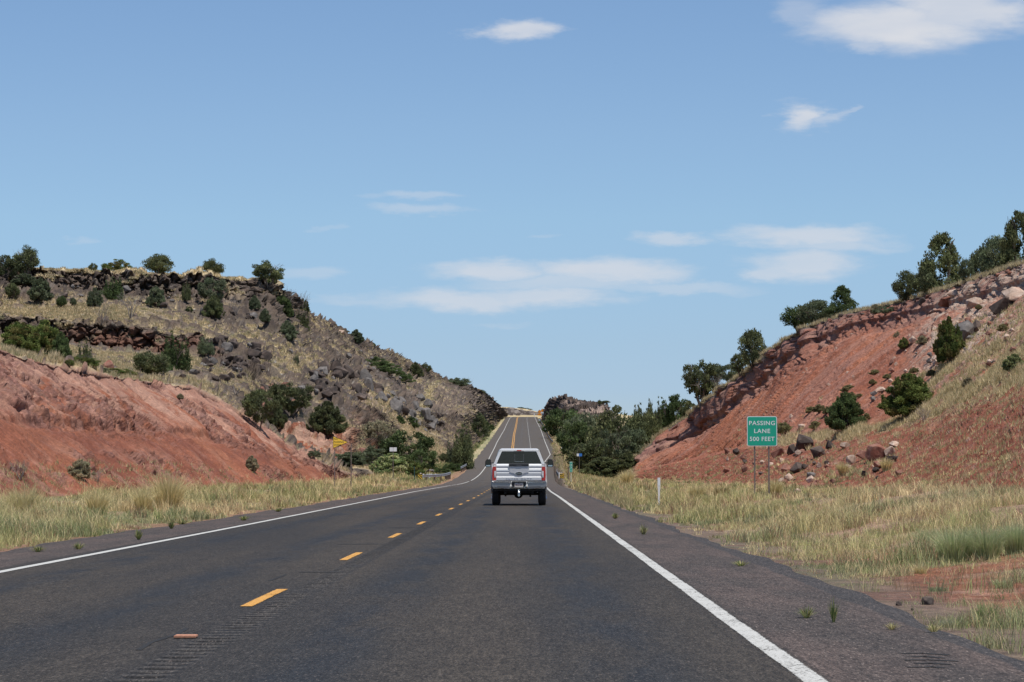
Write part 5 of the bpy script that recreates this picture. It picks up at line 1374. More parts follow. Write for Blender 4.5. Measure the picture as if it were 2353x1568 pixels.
def verge_grass(name, side, n, d0, d1, X0, X1, Lmax, seed, label, wfac=1.5, wmin=.005, per=14):
    rg = np.random.default_rng(seed); n = n // per
    d = np.exp(rg.uniform(math.log(d0), math.log(d1), n)); X = rg.uniform(X0, X1, n); x = (X - CX) / F * d
    L = np.abs(x); E = np.abs(L_edge(d) if side < 0 else R_edge(d)); zr0 = 0 * x
    jag = .35 * fbm(zr0, d, zr0, 1.3, 3, seed) - .12
    pt = fbm(x, d, zr0, 2.2, 3, seed + 1)
    keep = (L > E + jag) & (L < Lmax(d) + 1.6 * (pt - .5) * 2) & (x * side > 0)
    keep &= rg.random(n) < np.clip(.45 + sst(L - E, .1, 1.4) * .8, 0, 1) * (.08 + .92 * sst(pt, .42, .54))
    if side > 0:
        bare = np.exp(-(((x - 5.1) / .7) ** 2 + ((d - 31) / 3.2) ** 2)) + .95 * np.exp(-(((x - 4.5) / .55) ** 2 + ((d - 24.5) / 3) ** 2)) + .6 * np.exp(-(((x - 6.4) / 1.2) ** 2 + ((d - 38) / 3) ** 2))
        keep &= rg.random(n) > np.clip(bare, 0, .9) * (.5 + .6 * sst(fbm(x, d, zr0, .8, 3, seed + 9), .4, .55))
    x, d, L, E, pt = x[keep], d[keep], L[keep], E[keep], pt[keep]; m = len(x)
    g = sst(fbm(x, d, 0 * x, 9, 3, seed + 2) + .2 * (pt - .5) + rg.normal(0, .09, m), .43, .56)
    g2 = sst(fbm(x, d, 0 * x, 4.5, 2, seed + 5) + rg.normal(0, .06, m), .50, .58)
    if side > 0: g = np.clip(g + .55 * sst(L, E + .3, E + 1.0) * (1 - sst(L, 6.5, 9)) * sst(d, 30, 60), 0, 1)
    tone = STRAW * (1 - g)[:, None] + LGREEN * g[:, None]
    tone = tone * (1 - g2 * .65)[:, None] + np.where(rg.random((m, 1)) < .5, DGREEN, GGRN) * (g2 * .65)[:, None]
    red = (rg.random(m) < .10)[:, None]; tone = np.where(red, np.array((.42, .26, .16)), tone) * rg.uniform(.62, 1.25, (m, 1))
    tall = sst(fbm(x, d, 0 * x, 2.0, 2, seed + 3) + rg.normal(0, .08, m), .5, .72)
    hh = (.08 + .16 * rg.random(m) + .36 * tall) * (.4 + .6 * sst(L - E, 0, 1.2)) * np.interp(d, [20, 60, 120, 300], [.8, 1.05, 1.25, 1.5]) * (np.interp(L, [5, 8, 11, 15], [1, .8, .55, .42]) if side > 0 else np.interp(L, [10, 15, 18], [.9, 1.1, .8]))
    rad = hh * .35 + .03
    R = lambda a: np.repeat(a, per, 0); k = m * per
    an = rg.uniform(0, 6.28, k); rr = rg.uniform(0, 1, k) ** .5 * R(rad)
    X2, D2 = R(x) + np.cos(an) * rr, R(d) + np.sin(an) * rr * 1.6
    # a few tall seed stalks stand above each clump
    stalk = rg.random(k) < .07
    h = R(hh) * rg.uniform(.45, 1.1, k) * np.where(stalk, 1.6, 1); z = np.repeat(gz(x, d), per)
    tn = R(tone) * rg.uniform(.75, 1.22, (k, 1)); tn = np.where(stalk[:, None], STRAW * 1.1, tn)
    w = np.maximum(wmin, wfac * D2 / F * rg.uniform(.5, 1.0, k)) * np.where(stalk, .7, 1)
    o = blades(name, X2, D2, z, h, w, np.clip(rr / (R(rad) + 1e-6) * .55 + rg.uniform(0, .2, k), .03, .8), tn, BLADE, seed, single=False)
    tag(o, label, 'grass', kind='stuff'); return o
verge_grass("verge_grass", 1, 640000, 17, 300, 1215, 2480, lambda d: np.interp(d, [15, 60, 80, 110, 160, 220, 300], [15, 14.2, 16.6, 17.0, 16.6, 15.0, 13]), 401, "mixed straw and green grass on the verge right of the road", wfac=1.7)
verge_grass("verge_grass", -1, 560000, 36, 330, -60, 1100, lambda d: np.interp(d, [30, 60, 120, 250, 330], [15.0, 16.5, 18.0, 19.5, 17]), 402, "tall straw and green grass on the verge left of the road", wfac=1.6)
def scatter(T, name, n, X0, X1, s0, s1, test, hmin, hmax, tones, seed, label, dens=None, per=4, wpx=1.5):
    rg = np.random.default_rng(seed); P_, C_, S_ = T['P'], T['col'], T['s']; Xp, Y_ = T['Xp'], T['Y']
    nr, nc = P_.shape[:2]; vis = np.zeros((nr, nc))
    vis[1:] = np.clip(Y_[:-1] - Y_[1:], 0, 6)                       # rows that face the road get the tufts
    ok = test(P_, C_, S_, Xp) * (Xp > X0) * (Xp < X1) * (S_ >= s0) * (S_ <= s1) * vis
    ok = ok[:-1, :-1].ravel(); cs = np.cumsum(ok); pick = np.searchsorted(cs, rg.random(n) * cs[-1])
    i, j = pick // (nc - 1), pick % (nc - 1); u, v = rg.random((n, 1)), rg.random((n, 1))
    p = (P_[i, j] * (1 - u) + P_[i + 1, j] * u) * (1 - v) + (P_[i, j + 1] * (1 - u) + P_[i + 1, j + 1] * u) * v
    p = np.repeat(p, per, 0); m = len(p); hh = np.repeat(rg.uniform(hmin, hmax, n), per) * rg.uniform(.6, 1, m)
    p[:, :2] += rg.normal(0, .08, (m, 2)) * np.maximum(1, p[:, 1:2] / 150)
    ti = np.array(tones)[np.repeat(rg.integers(0, len(tones), n), per)] * rg.uniform(.7, 1.25, (m, 1))
    o = blades(name, p[:, 0], p[:, 1], p[:, 2], hh, np.maximum(.02, wpx * p[:, 1] / F), rg.uniform(.1, .7, m), ti, BLADE, seed, single=True)
    tag(o, label, 'grass', kind='stuff'); return o
isgrass = lambda P_, C_, S_, Xp: ((C_[..., 0] > .27) & (C_[..., 1] / C_[..., 0] > .68) & (C_[..., 2] / C_[..., 0] < .66)).astype(float)
scatter(TL, "slope_grass", 30000, -60, 1165, 2.9, 8.9, isgrass, .25, .6, [(.66, .53, .32), (.56, .45, .27), (.46, .37, .22), (.30, .28, .15)], 501, "dry tan bunch grass over the rocky left hillside", per=6, wpx=1.9)
scatter(TR, "slope_grass", 10000, 1440, 2440, 2.7, 4.3, isgrass, .22, .5, [(.66, .55, .33), (.56, .45, .26), (.42, .36, .19)], 502, "dry straw grass on the bench of the right red bank", per=5)
scatter(TR, "slope_grass", 4200, 1460, 2440, 1.95, 3.0, lambda *a: 1.0, .10, .30, [(.60, .49, .28), (.46, .40, .20), (.30, .32, .15)], 507, "short scattered grass creeping up the foot of the right red bank", per=6, wpx=1.3)
scatter(TR, "slope_grass", 1500, 2150, 2440, 3.0, 4.7, lambda *a: 1.0, .15, .45, [(.60, .49, .28), (.46, .40, .20), (.30, .32, .15)], 508, "dry tufts over the red soil high at the right edge", per=7, wpx=1.5)
scatter(TL, "slope_grass", 700, -60, 800, 2.0, 2.18, lambda *a: 1.0, .12, .4, [(.60, .49, .28), (.46, .40, .20), (.30, .32, .15)], 509, "short scattered grass at the foot of the left red cut", per=6, wpx=1.3)
scatter(TR, "slope_grass", 5000, 1440, 2440, 5.9, 6.4, lambda *a: 1.0, .25, .6, [(.52, .43, .25), (.42, .35, .2)], 503, "fringe of dry grass along the right crest", per=5, wpx=1.2)
scatter(TR, "roadside_grass", 9000, 1243, 1450, .25, 4.9, lambda *a: 1.0, .3, .6, [(.50, .41, .23), (.44, .35, .2), (.25, .27, .11)], 504, "tan grass beside the climbing right road edge", per=4)
scatter(TL, "roadside_grass", 5000, 930, 1150, 1.0, 2.9, lambda *a: 1.0, .25, .55, [(.50, .41, .23), (.25, .29, .11), (.16, .22, .07)], 505, "green and tan grass beside the climbing left road edge", per=4)
scatter(TL, "rim_grass", 2500, 60, 640, 8.0, 8.8, lambda P_, C_, S_, Xp: 1.0, .3, .5, [(.56, .46, .27), (.48, .39, .22)], 506, "fringe of pale dry grass on top of the mesa rim")
# bunch grass clumps big enough to count
def bunch(X, ybase, h, w, label, seed, tones=((.74, .62, .34), (.64, .54, .28), (.50, .44, .21)), n=520, d=None):
    if d is None:
        p = hit(X, ybase)
    else:
        p = at(X, ybase, d); p.z = float(gz(p.x, p.y)[0])
    s = p.y / F; rg = np.random.default_rng(seed); an = rg.uniform(0, 6.28, n); r = rg.uniform(0, 1, n) ** .5 * w * s * .2
    o = blades("bunchgrass", np.cos(an) * r, np.sin(an) * r, 0 * r, h * s * rg.uniform(.5, 1.05, n), np.full(n, 1.1 * s), rg.uniform(0, .75, n), np.array(tones)[rg.integers(0, 3, n)] * rg.uniform(.75, 1.2, (n, 1)), BLADE, seed)
    o.location = p; tag(o, label, "grass clump"); return o
bunch(388, 1196, 104, 110, "largest straw bunchgrass clump on the left verge", 1, n=900, d=82)
bunch(55, 1225, 90, 120, "straw bunchgrass clump at the left picture edge", 2, n=800, d=66)
bunch(330, 1205, 62, 70, "smaller clump leaning against the largest left clump", 3, d=80)
bunch(225, 1215, 62, 90, "loose low clump between the two big left clumps", 4, d=76)
bunch(1440, 1112, 40, 50, "straw clump at the foot of the right red bank", 5, d=215)
bunch(1655, 1145, 32, 60, "brownish clump left of the green sign's posts", 6, tones=((.36, .27, .13), (.44, .34, .17), (.3, .26, .12)))
bunch(1780, 1150, 46, 60, "straw clump behind the green sign's posts", 7, d=104)
bunch(1935, 1092, 34, 34, "dry clump on the red slope under the bench rocks", 8)
bunch(2035, 1082, 34, 42, "dry tan clump right of the boulder heap", 9)
bunch(1600, 1155, 40, 60, "straw clump right of the white marker post", 10, d=110)
WGT = ((.46, .50, .25), (.36, .43, .19), (.54, .52, .30))
bunch(2190, 1292, 92, 150, "pale green bushy weed patch left of the right picture edge", 21, tones=WGT, n=1500)
bunch(2262, 1284, 88, 130, "pale green bushy weed second from the right picture edge", 22, tones=WGT, n=1200)
bunch(2335, 1270, 84, 130, "pale green bushy weed cut by the right picture edge", 23, tones=WGT, n=1200)
bunch(2130, 1262, 60, 110, "lower pale green weed left of the bushy weed patch", 24, tones=WGT, n=800)
bunch(2262, 1432, 70, 70, "leafy green weed between the red dirt and the shoulder at right", 25, tones=((.30, .38, .14), (.24, .31, .11), (.42, .42, .2)), n=500)
bunch(2150, 1358, 20, 90, "low creeping weed on the red dirt", 26, tones=((.26, .32, .16), (.3, .35, .2), (.22, .27, .12)), n=400)
bunch(2110, 1318, 34, 60, "straw tuft above the red dirt patch", 27, n=300)
bunch(2300, 1350, 34, 90, "sparse green weed on the far side of the red dirt", 28, tones=WGT, n=350)
bunch(2170, 1440, 30, 60, "grey-green tuft on the shoulder rim below the black rock", 29, tones=((.36, .38, .26), (.3, .33, .2), (.42, .38, .22)), n=350)
# ------------------------------------------------------------------ signs, posts, rails
M_STEEL = simple("galvanised_steel", (.42, .43, .44), .5, .7, .18, 6)
M_RUST = simple("weathered_steel_post", (.17, .14, .125), .75, .3, .25, 6)
M_SGREEN = simple("green_reflective_sheet", (.005, .34, .22), .45, 0, .05, 3)
M_SWHITE = simple("white_reflective_sheet", (.72, .74, .74), .5, 0, .05, 3)
M_SBACK = simple("bare_aluminium", (.55, .56, .58), .45, .5, .08, 4)
M_SYEL = simple("yellow_reflective_sheet", (.88, .56, .05), .5, 0, .07, 3)
M_SORG = simple("orange_reflective_sheet", (.80, .28, .02), .5, 0, .07, 3)
M_SBLUE = simple("blue_reflective_sheet", (.03, .16, .50), .5, 0, .05, 3)
M_BLACK = simple("black_paint", (.015, .014, .014), .5, 0, .1, 4)
M_WPOST = simple("white_painted_post", (.70, .70, .67), .6, 0, .1, 9)
M_DGREEN = simple("dark_green_post_paint", (.02, .06, .05), .6, 0, .2, 4)
M_WOOD = simple("weathered_wood_post", (.16, .12, .09), .9, 0, .3, 8)
def text_mesh(name, lines, size, mat, parent, y=-.006, spacing=1.25, x0=0.0, z0=0.0, align='CENTER', bold=.018, sx=1.0, track=1.0, depth=.002):
    cu = bpy.data.curves.new(name, 'FONT'); cu.body = "\n".join(lines); cu.size = size; cu.align_x = align; cu.align_y = 'CENTER'
    cu.space_line = spacing; cu.offset = bold * size; cu.extrude = depth; cu.space_character = track; cu.resolution_u = 3
    o = bpy.data.objects.new(name, cu); COL.objects.link(o)
    bpy.context.view_layer.update()
    me = bpy.data.meshes.new_from_object(o.evaluated_get(bpy.context.evaluated_depsgraph_get()))
    bpy.data.objects.remove(o); bpy.data.curves.remove(cu)
    n = len(me.vertices); co = np.empty(n * 3, dtype=np.float32); me.vertices.foreach_get('co', co); co = co.reshape(-1, 3)
    out = np.stack([co[:, 0] * sx + x0, y - co[:, 2], co[:, 1] + z0], 1)
    me.vertices.foreach_set('co', out.ravel().astype(np.float32)); me.update(); me.name = name
    me.materials.clear(); return link(name, me, mat, parent)
def rrect(w, h, r, n=5, cx=0.0, cz=0.0):
    pts = []
    for (sx, sz, a0) in ((1, 1, 0), (-1, 1, 90), (-1, -1, 180), (1, -1, 270)):
        for k in range(n + 1):
            a = math.radians(a0 + 90 * k / n); pts.append((cx + sx * (w / 2 - r) + r * math.cos(a), cz + sz * (h / 2 - r) + r * math.sin(a)))
    return pts
def plate(name, poly, y0, y1, mat, parent): return MB().prism_y(poly, y0, y1).build(name, mat, parent)
def post(parent, x, z0, z1, w=.055, mat=M_RUST, y=.03, name="post"):
    m = MB(); m.prism_y([(x - w / 2, z0), (x + w / 2, z0), (x + w / 2, z1), (x - w / 2, z1)], y, y + .012)
    m.prism_y([(x - w * .22, z0), (x + w * .22, z0), (x + w * .22, z1 - .01), (x - w * .22, z1 - .01)], y + .0125, y + .05)
    return m.build(name, mat, parent)
def foot(X, d):
    x = (X - CX) / F * d; return Vector((x, d, float(gz(x, d)[0])))
# green PASSING LANE 500 FEET
p = foot(1750.5, 97); s = empty("road_sign", p); tag(s, "green PASSING LANE 500 FEET sign on two steel posts on the right verge", "road sign")
k = 97 / F; zc = Yz(991.5, 97) - p.z; w_, h_ = 69 * k, 68.5 * k
rim = plate("sign_rim", rrect(w_, h_, .075, cz=zc), .002, .010, M_SWHITE, s)
pan = plate("sign_panel", rrect(w_ - .05, h_ - .05, .055, cz=zc), -.002, .0015, M_SGREEN, s)
text_mesh("lettering", ["PASSING"], .225, M_SWHITE, pan, y=-.003, z0=zc + .30, sx=1.06, track=1.12, bold=.012)
text_mesh("lettering", ["LANE"], .225, M_SWHITE, pan, y=-.003, z0=zc, sx=1.06, track=1.12, bold=.012)
text_mesh("lettering", ["500 FEET"], .225, M_SWHITE, pan, y=-.003, z0=zc - .30, sx=1.02, track=1.08, bold=.012)
post(s, (1733.5 - 1750.5) * k, -.3, zc - .1); post(s, (1766 - 1750.5) * k, -.3, zc - .1)
# yellow pennant
p = foot(781, 181); s = empty("road_sign", p, math.radians(12)); tag(s, "yellow NO PASSING ZONE pennant sign pointing right on two thin posts", "road sign")
k = 181 / F; zc = Yz(1016.7, 181) - p.z; x0 = -16 * k; L_ = 36.5 * k; hh = 14.7 * k
def pen(g): return [(x0 + g, zc - hh + g * 1.6), (x0 + L_ - g * 2.6, zc), (x0 + g, zc + hh - g * 1.6)]
plate("sign_rim", pen(0), .002, .01, M_BLACK, s); pan = plate("sign_panel", pen(.035), -.002, .0015, M_SYEL, s)
text_mesh("lettering", ["NO", "PASSING", "ZONE"], .19, M_BLACK, pan, y=-.003, z0=zc + .01, x0=x0 + .07, align='LEFT', spacing=1.12, bold=.006, sx=.98)
post(s, -11.5 * k, -.3, zc - .2, .06); post(s, 26.5 * k, -.3, zc - .05, .06)
# backs of two small signs
p = foot(903.6, 250); s = empty("sign_pair", p); tag(s, "two small square sign backs side by side on one post before the creek bushes", "road sign")
k = 250 / F; zc = Yz(1033.2, 250) - p.z
for dx in (-4.3, 4.3): plate("sign_panel", rrect(7.9 * k, 9.3 * k, .03, cx=dx * k, cz=zc), -.004, .004, M_SWHITE, s)
post(s, 0, -.3, zc + .16, .07, M_RUST, y=.015); MB().box(-.3, .3, .0045, .014, zc - .03, zc + .03).build("crossbar", M_STEEL, s)
# object markers
def obj_marker(X, Yc, d, w, h, label, lean, slope):
    p = foot(X, d); s = empty("object_marker", p); tag(s, label, "object marker"); k = d / F; zc = Yz(Yc, d) - p.z
    w, h = w * k, h * k; bd = plate("sign_panel", rrect(w, h, .03, cz=zc), 0, .006, M_SYEL, s)
    m = MB(); n = 3 if h > w * 1.5 else 2; st = h / n
    for i in range(-1, n + 1):
        z0 = zc - h / 2 + i * st; dz = w * .9 * slope
        pl = [(-w / 2 + .01, z0 - dz / 2), (w / 2 - .01, z0 + dz / 2), (w / 2 - .01, z0 + dz / 2 + st * .58), (-w / 2 + .01, z0 - dz / 2 + st * .58)]
        pl = [(x, min(max(z, zc - h / 2 + .01), zc + h / 2 - .01)) for x, z in pl]
        if abs(pl[0][1] - pl[3][1]) + abs(pl[1][1] - pl[2][1]) > .02: m.prism_y(pl, -.004, -.0005)
    m.build("black_stripes", M_BLACK, bd)
    post(s, 0, -.3, zc + h * .3, .06, M_STEEL, y=.008); return s
obj_marker(965.5, 1098, 285, 9.5, 18.5, "black and yellow striped marker at the left bridge rail", 0, -1)
obj_marker(1291, 1094, 262, 10.2, 11, "black and yellow striped marker at the right bridge rail", 0, 1)
obj_marker(1270.5, 1021.5, 566, 6.0, 6, "small amber marker at the end of the far right guardrail", 0, 1)
# mile marker
p = foot(1312, 262); s = empty("mile_marker", p); tag(s, "narrow green mile marker panel with white digits right of the road", "mile marker"); k = 262 / F; zc = Yz(1073.5, 262) - p.z
plate("sign_rim", rrect(6.4 * k, 24 * k, .03, cz=zc), .002, .008, M_SWHITE, s); pan = plate("sign_panel", rrect(6.4 * k - .03, 24 * k - .03, .02, cz=zc), -.002, .0015, M_SGREEN, s)
text_mesh("lettering", ["MILE"], .10, M_SWHITE, pan, y=-.003, z0=zc + .44); text_mesh("lettering", ["3", "7", "1"], .29, M_SWHITE, pan, y=-.003, z0=zc - .10, spacing=1.0)
post(s, 0, -.4, zc + .3, .05, M_WPOST)
def simple_post(name, X, Ytop, d, w, mat, label, cat="post"):
    p = foot(X, d); z1 = Yz(Ytop, d) - p.z; m = MB(); m.tube([(0, 0, -.3), (0, 0, z1 - .03), (0, 0, z1)], [w / 2, w / 2, w * .35], 8)
    return tag(m.build(name, mat), label, cat), p
for nm, X, Yt, d, w, mt, lb in (("post", 1305.6, 1073, 262, .11, M_WOOD, "dark wooden post left of the green mile marker"), ("post", 952.4, 1073, 275, .12, M_DGREEN, "dark green post left of the striped marker by the creek")):
    o, p = simple_post(nm, X, Yt, d, w, mt, lb); o.location = p
# blue and white sign
p = foot(1331, 345); s = empty("road_sign", p); tag(s, "small blue and white sign on a single post before the dark grove", "road sign"); k = 345 / F; zc = Yz(1045.8, 345) - p.z
plate("sign_panel", rrect(7.2 * k, 6.6 * k, .03, cx=2.6 * k, cz=zc), -.002, .004, M_SBLUE, s)
plate("sign_panel", rrect(4.8 * k, 6.2 * k, .02, cx=-3.5 * k, cz=zc), -.002, .004, M_SWHITE, s); post(s, 0, -.4, zc + .1, .06, y=.006)
# white lane-use sign
p = foot(1295, 500); s = empty("road_sign", p); tag(s, "white two-post lane sign with dark lettering below the rounded grove tree", "road sign"); k = 500 / F; zc = Yz(1025.5, 500) - p.z
pan = plate("sign_panel", rrect(10 * k, 11.6 * k, .05, cz=zc), -.004, .004, M_SWHITE, s)
text_mesh("lettering", ["KEEP", "RIGHT", "EXCEPT", "TO PASS"], .19, M_BLACK, pan, y=-.006, z0=zc, spacing=1.1)
post(s, -3.8 * k, -.4, zc, .07, y=.006); post(s, 3.8 * k, -.4, zc, .07, y=.006)
# warning signs at the crest
def diamond(X, Yc, d, r, label, plaque=False):
    p = foot(X, d); s = empty("warning_sign", p); tag(s, label, "road sign"); k = d / F; zc = Yz(Yc, d) - p.z; r *= k
    plate("sign_rim", [(0, zc - r), (r, zc), (0, zc + r), (-r, zc)], .004, .01, M_BLACK, s)
    q = r * .93; plate("sign_panel", [(0, zc - q), (q, zc), (0, zc + q), (-q, zc)], -.004, .003, M_SORG, s)
    if plaque: plate("plaque", rrect(8.4 * k, 4.2 * k, .05, cz=zc - r - 1.9 * k), -.004, .004, M_SORG, s)
    post(s, 0, -.5, zc, .1, M_WOOD, y=.012)
diamond(1239.7, 946.5, 1030, 4.6, "left orange diamond sign with plaque at the road's crest", True)
diamond(1246.4, 944.0, 1040, 4.4, "right orange diamond sign at the road's crest")
p = foot(1247, 1036); s = empty("road_sign", p); tag(s, "small white sign under the right orange diamond", "road sign"); k = 1036 / F
plate("sign_panel", rrect(4.6 * k, 3.6 * k, .04, cz=Yz(952.5, 1036) - p.z), -.004, .004, M_SWHITE, s); post(s, 0, -.5, Yz(952, 1036) - p.z, .09, y=.006)
# flexible delineators
def delineator(X, Yt, d, w, label):
    p = foot(X, d); h = Yz(Yt, d) - p.z; m = MB(); w2 = w / 2
    m.prism_y([(-w2 * .62, -.25), (w2 * .62, -.25), (w2 * .7, h * .55), (w2, h * .72), (w2, h), (-w2, h), (-w2, h * .72), (-w2 * .7, h * .55)], -.006, .006)
    o = empty("delineator_post", p); tag(o, label, "marker post"); m.build("post", M_WPOST, o, bevel=.003)
    MB().box(-w2 * .7, w2 * .7, -.009, -.0065, h * .74, h * .97).build("reflector", M_SWHITE, o); return o
delineator(1513.5, 1098, 96, .105, "white flat marker post on the right verge left of the green sign")
delineator(1227.6, 951, 1150, .35, "tiny white marker post at the road's crest")
# guardrails
def guardrail(pts, label, hgt=.72, post_step=3.8, ptmat=M_WOOD):
    """pts: (distance, lateral)"""
    P3 = []
    for (a, b) in zip(pts[:-1], pts[1:]):
        n = max(2, int(abs(b[0] - a[0]) / 4))
        for i in range(n): t = i / n; P3.append((a[1] * (1 - t) + b[1] * t, a[0] * (1 - t) + b[0] * t))
    P3.append((pts[-1][1], pts[-1][0]))
    base = Vector((P3[0][0], P3[0][1], float(zr(P3[0][1])))); o = empty("guardrail", base); tag(o, label, "guardrail")
    prof = [(.0, -.155), (.04, -.12), (.04, -.06), (.0, -.02), (.0, .02), (.04, .06), (.04, .12), (0, .155)]
    V, Fc = [], []; sgn = -1 if pts[0][1] > 0 else 1
    for i, (x, y) in enumerate(P3):
        z = float(zr(y)) + hgt
        for (u, v) in prof: V.append((x + sgn * (u + .05) - base.x, y - base.y, z + v - base.z))
        for (u, v) in reversed(prof): V.append((x + sgn * (u + .042) - base.x, y - base.y, z + v - base.z))
        m = 16
        if i:
            for k in range(m): a = (i - 1) * m + k; b = (i - 1) * m + (k + 1) % m; Fc.append((a, b, b + m, a + m))
    me = mesh_np("rail", V, np.array(Fc), M_STEEL); link("rail", me, None, o)
    first = None; L = 0; last = -9
    for i in range(1, len(P3)):
        x, y = P3[i]
        if y - last < post_step: continue
        last = y; g = min(float(gz(x, y)[0]), float(zr(y))) - .3
        if first is None:
            first = MB().box(-.09, .09, -.07, .07, -1.2, 0).build("post", ptmat, o, bevel=.01); q = first
        else: q = first.copy(); COL.objects.link(q); q.parent = o
        q.location = (x - base.x, y - base.y, float(zr(y)) + hgt + .12 - base.z)
    return o
guardrail([(566, 5.85), (580, 5.55), (640, 5.45), (770, 5.35), (900, 5.2), (985, 5.1)], "long guardrail climbing beside the right road edge toward the crest")
guardrail([(303, 3.85), (330, 3.95), (360, 4.4), (395, 4.95), (425, 5.4), (440, 6.3)], "near right guardrail curving out beyond the creek bridge", post_step=4)
guardrail([(285, -11.6), (289, -10.8), (293, -10.1), (300, -9.7), (318, -9.5)], "left guardrail end in the grass beside the striped marker", post_step=4)
guardrail([(362, -9.4), (372, -9.2), (385, -9.05), (396, -8.95)], "short guardrail on the left beyond the creek bridge", post_step=4)
first = None
for i, X in enumerate((966.8, 973, 981, 987.6, 991.6, 1001)):
    d = (292, 296, 301, 306, 311, 318)[i]; p = foot(X, d)
    if first is None:
        first = MB().box(-.09, .09, -.09, .09, 0, 1).build("bridge_post", M_WPOST, bevel=.02); q = first
    else: q = first.copy(); COL.objects.link(q)
    q.location = (p.x, p.y, p.z - .1); q.scale = (1, 1, Yz(1089 + (i == 0) * -2, d) - p.z + .1)
    tag(q, ["leftmost", "second", "third", "fourth", "fifth", "rightmost"][i] + " white post in the row behind the left guardrail end", "post", "white posts at the left creek crossing")
first2 = None
for i, X in enumerate((1285, 1288.5, 1292, 1279.6)):
    d = (285, 290, 295, 400)[i]; p = foot(X, d); q = first.copy(); COL.objects.link(q); q.location = (p.x, p.y, p.z - .1); q.scale = (.8, .8, Yz((1086, 1086.5, 1086, 1062)[i], d) - p.z + .1)
    tag(q, ["leftmost of three white posts behind the right striped marker", "middle of three white posts behind the right striped marker", "rightmost of three white posts behind the right striped marker", "lone white post farther along the right guardrail"][i], "post", "white posts at the right creek crossing")

# ------------------------------------------------------------------ pickup truck
M_PAINT = simple("white_car_paint", (.68, .68, .67), .28, 0, .02, 2, coat=.7)
M_GLASS = simple("dark_tinted_glass", (.010, .014, .016), .08, 0, .1, 1, spec=.5)
M_TRIM = simple("black_plastic_trim", (.018, .018, .019), .5, 0, .15, 12)
M_CHROME = simple("chrome", (.62, .62, .63), .22, 1, .03, 4)
M_BUMP = simple("satin_bumper_metal", (.33, .315, .31), .38, .75, .05, 4)
M_RED = simple("red_lamp_lens", (.42, .012, .012), .18, 0, .1, 9, coat=.5)
M_CLEAR = simple("clear_lamp_lens", (.62, .62, .62), .18, 0, .1, 9, coat=.5)
M_TYRE = simple("tyre_rubber", (.020, .020, .021), .85, 0, .2, 20)
M_UNDER = simple("grimy_underbody", (.022, .020, .019), .9, 0, .3, 9)
M_FLARE = simple("grey_wheel_arch", (.10, .10, .105), .5, 0, .1, 9)
M_PLATE = simple("licence_plate_sheet", (.55, .50, .44), .5, 0, .06, 20)
M_PLTXT = simple("plate_ink", (.10, .05, .08), .6)
TX = (1192.4 - CX) / F * 94
T = empty("pickup_truck", (TX, 94, 0)); tag(T, "white crew-cab pickup truck driving ahead in the right lane", "pickup truck")
# bed and lower body as a shell with wheel arches
def side_profile():
    """outer side outline (y, z) with two wheel arches cut in"""
    pts = [(.14, 1.50), (.14, .72)]
    def arch(yc):
        return [(yc + .56 * math.cos(a), .50 + .56 * math.sin(a)) for a in [math.radians(180 - 15 * i) for i in range(13)]]
    a1, a2 = arch(1.28), arch(5.20)
    pts += [(.70, .60)] + a1[1:-1] + [(1.86, .52), (4.60, .52)] + a2[1:-1] + [(5.78, .60), (6.05, .66), (6.08, 1.12), (5.98, 1.36), (5.2, 1.46), (4.9, 1.50)]
    return pts
for_name = side_profile()
m = MB()
for sx in (-1, 1): m.prism_x(for_name, *( (-1.01, -.955) if sx < 0 else (.955, 1.01)))
m.box(-.954, .954, .16, 5.95, .62, .68)                      # bed and cabin floor
m.box(-.80, .80, 2.06, 2.14, .69, 1.50)                       # bed front wall
m.prism_x([(4.95, .70), (6.06, .70), (6.05, 1.16), (5.95, 1.38), (4.95, 1.50)], -.953, .953)   # engine bay and hood
body = m.build("body", M_PAINT, T, bevel=.018)
m = MB()
for sx in (-1, 1): m.prism_x([(.16, 1.501), (2.1, 1.501), (2.1, 1.535), (.16, 1.535)], *((-1.0, -.86) if sx < 0 else (.86, 1.0)))
m.build("bed_rail", M_PAINT, T, bevel=.012)
# cab
def hull(sections):
    v, f = [], []; n = len(sections[0][1])
    for y, pl in sections: v += [(x, y, z) for x, z in pl]
    for i in range(len(sections) - 1):
        for k in range(n): f.append((i * n + k, i * n + (k + 1) % n, (i + 1) * n + (k + 1) % n, (i + 1) * n + k))
    f.append(tuple(range(n - 1, -1, -1))); f.append(tuple((len(sections) - 1) * n + k for k in range(n)))
    return v, f
def csec(wb, wt, zb, zt): return [(-wb, zb), (wb, zb), (wt + .05, zt - .16), (wt, zt - .04), (wt - .09, zt), (-wt + .09, zt), (-wt, zt - .04), (-wt - .05, zt - .16)]
v, f = hull([(2.20, csec(.975, .735, 1.495, 2.075)), (2.36, csec(.975, .745, 1.495, 2.115)), (3.4, csec(.975, .76, 1.495, 2.13)), (4.15, csec(.975, .74, 1.495, 2.09)), (5.0, csec(.95, .84, 1.42, 1.56))])
cab = MB().add(v, f).build("cab", M_PAINT, T, bevel=.02)
MB().box(-.95, .95, 2.2, 4.94, .70, 1.494).build("cab_lower", M_PAINT, T)
for sx in (-1, 1):
    for (y0, y1) in ((2.55, 3.35), (3.45, 4.25)):
        g = MB().add([(sx * .972, y0, 1.54), (sx * .972, y1, 1.54), (sx * .845, y1 - .05, 1.93), (sx * .845, y0 + .05, 1.93)], [(0, 1, 2, 3)]).build("side_window", M_GLASS, T)
wb, wt, z0, z1 = .845, .655, 1.545, 2.010
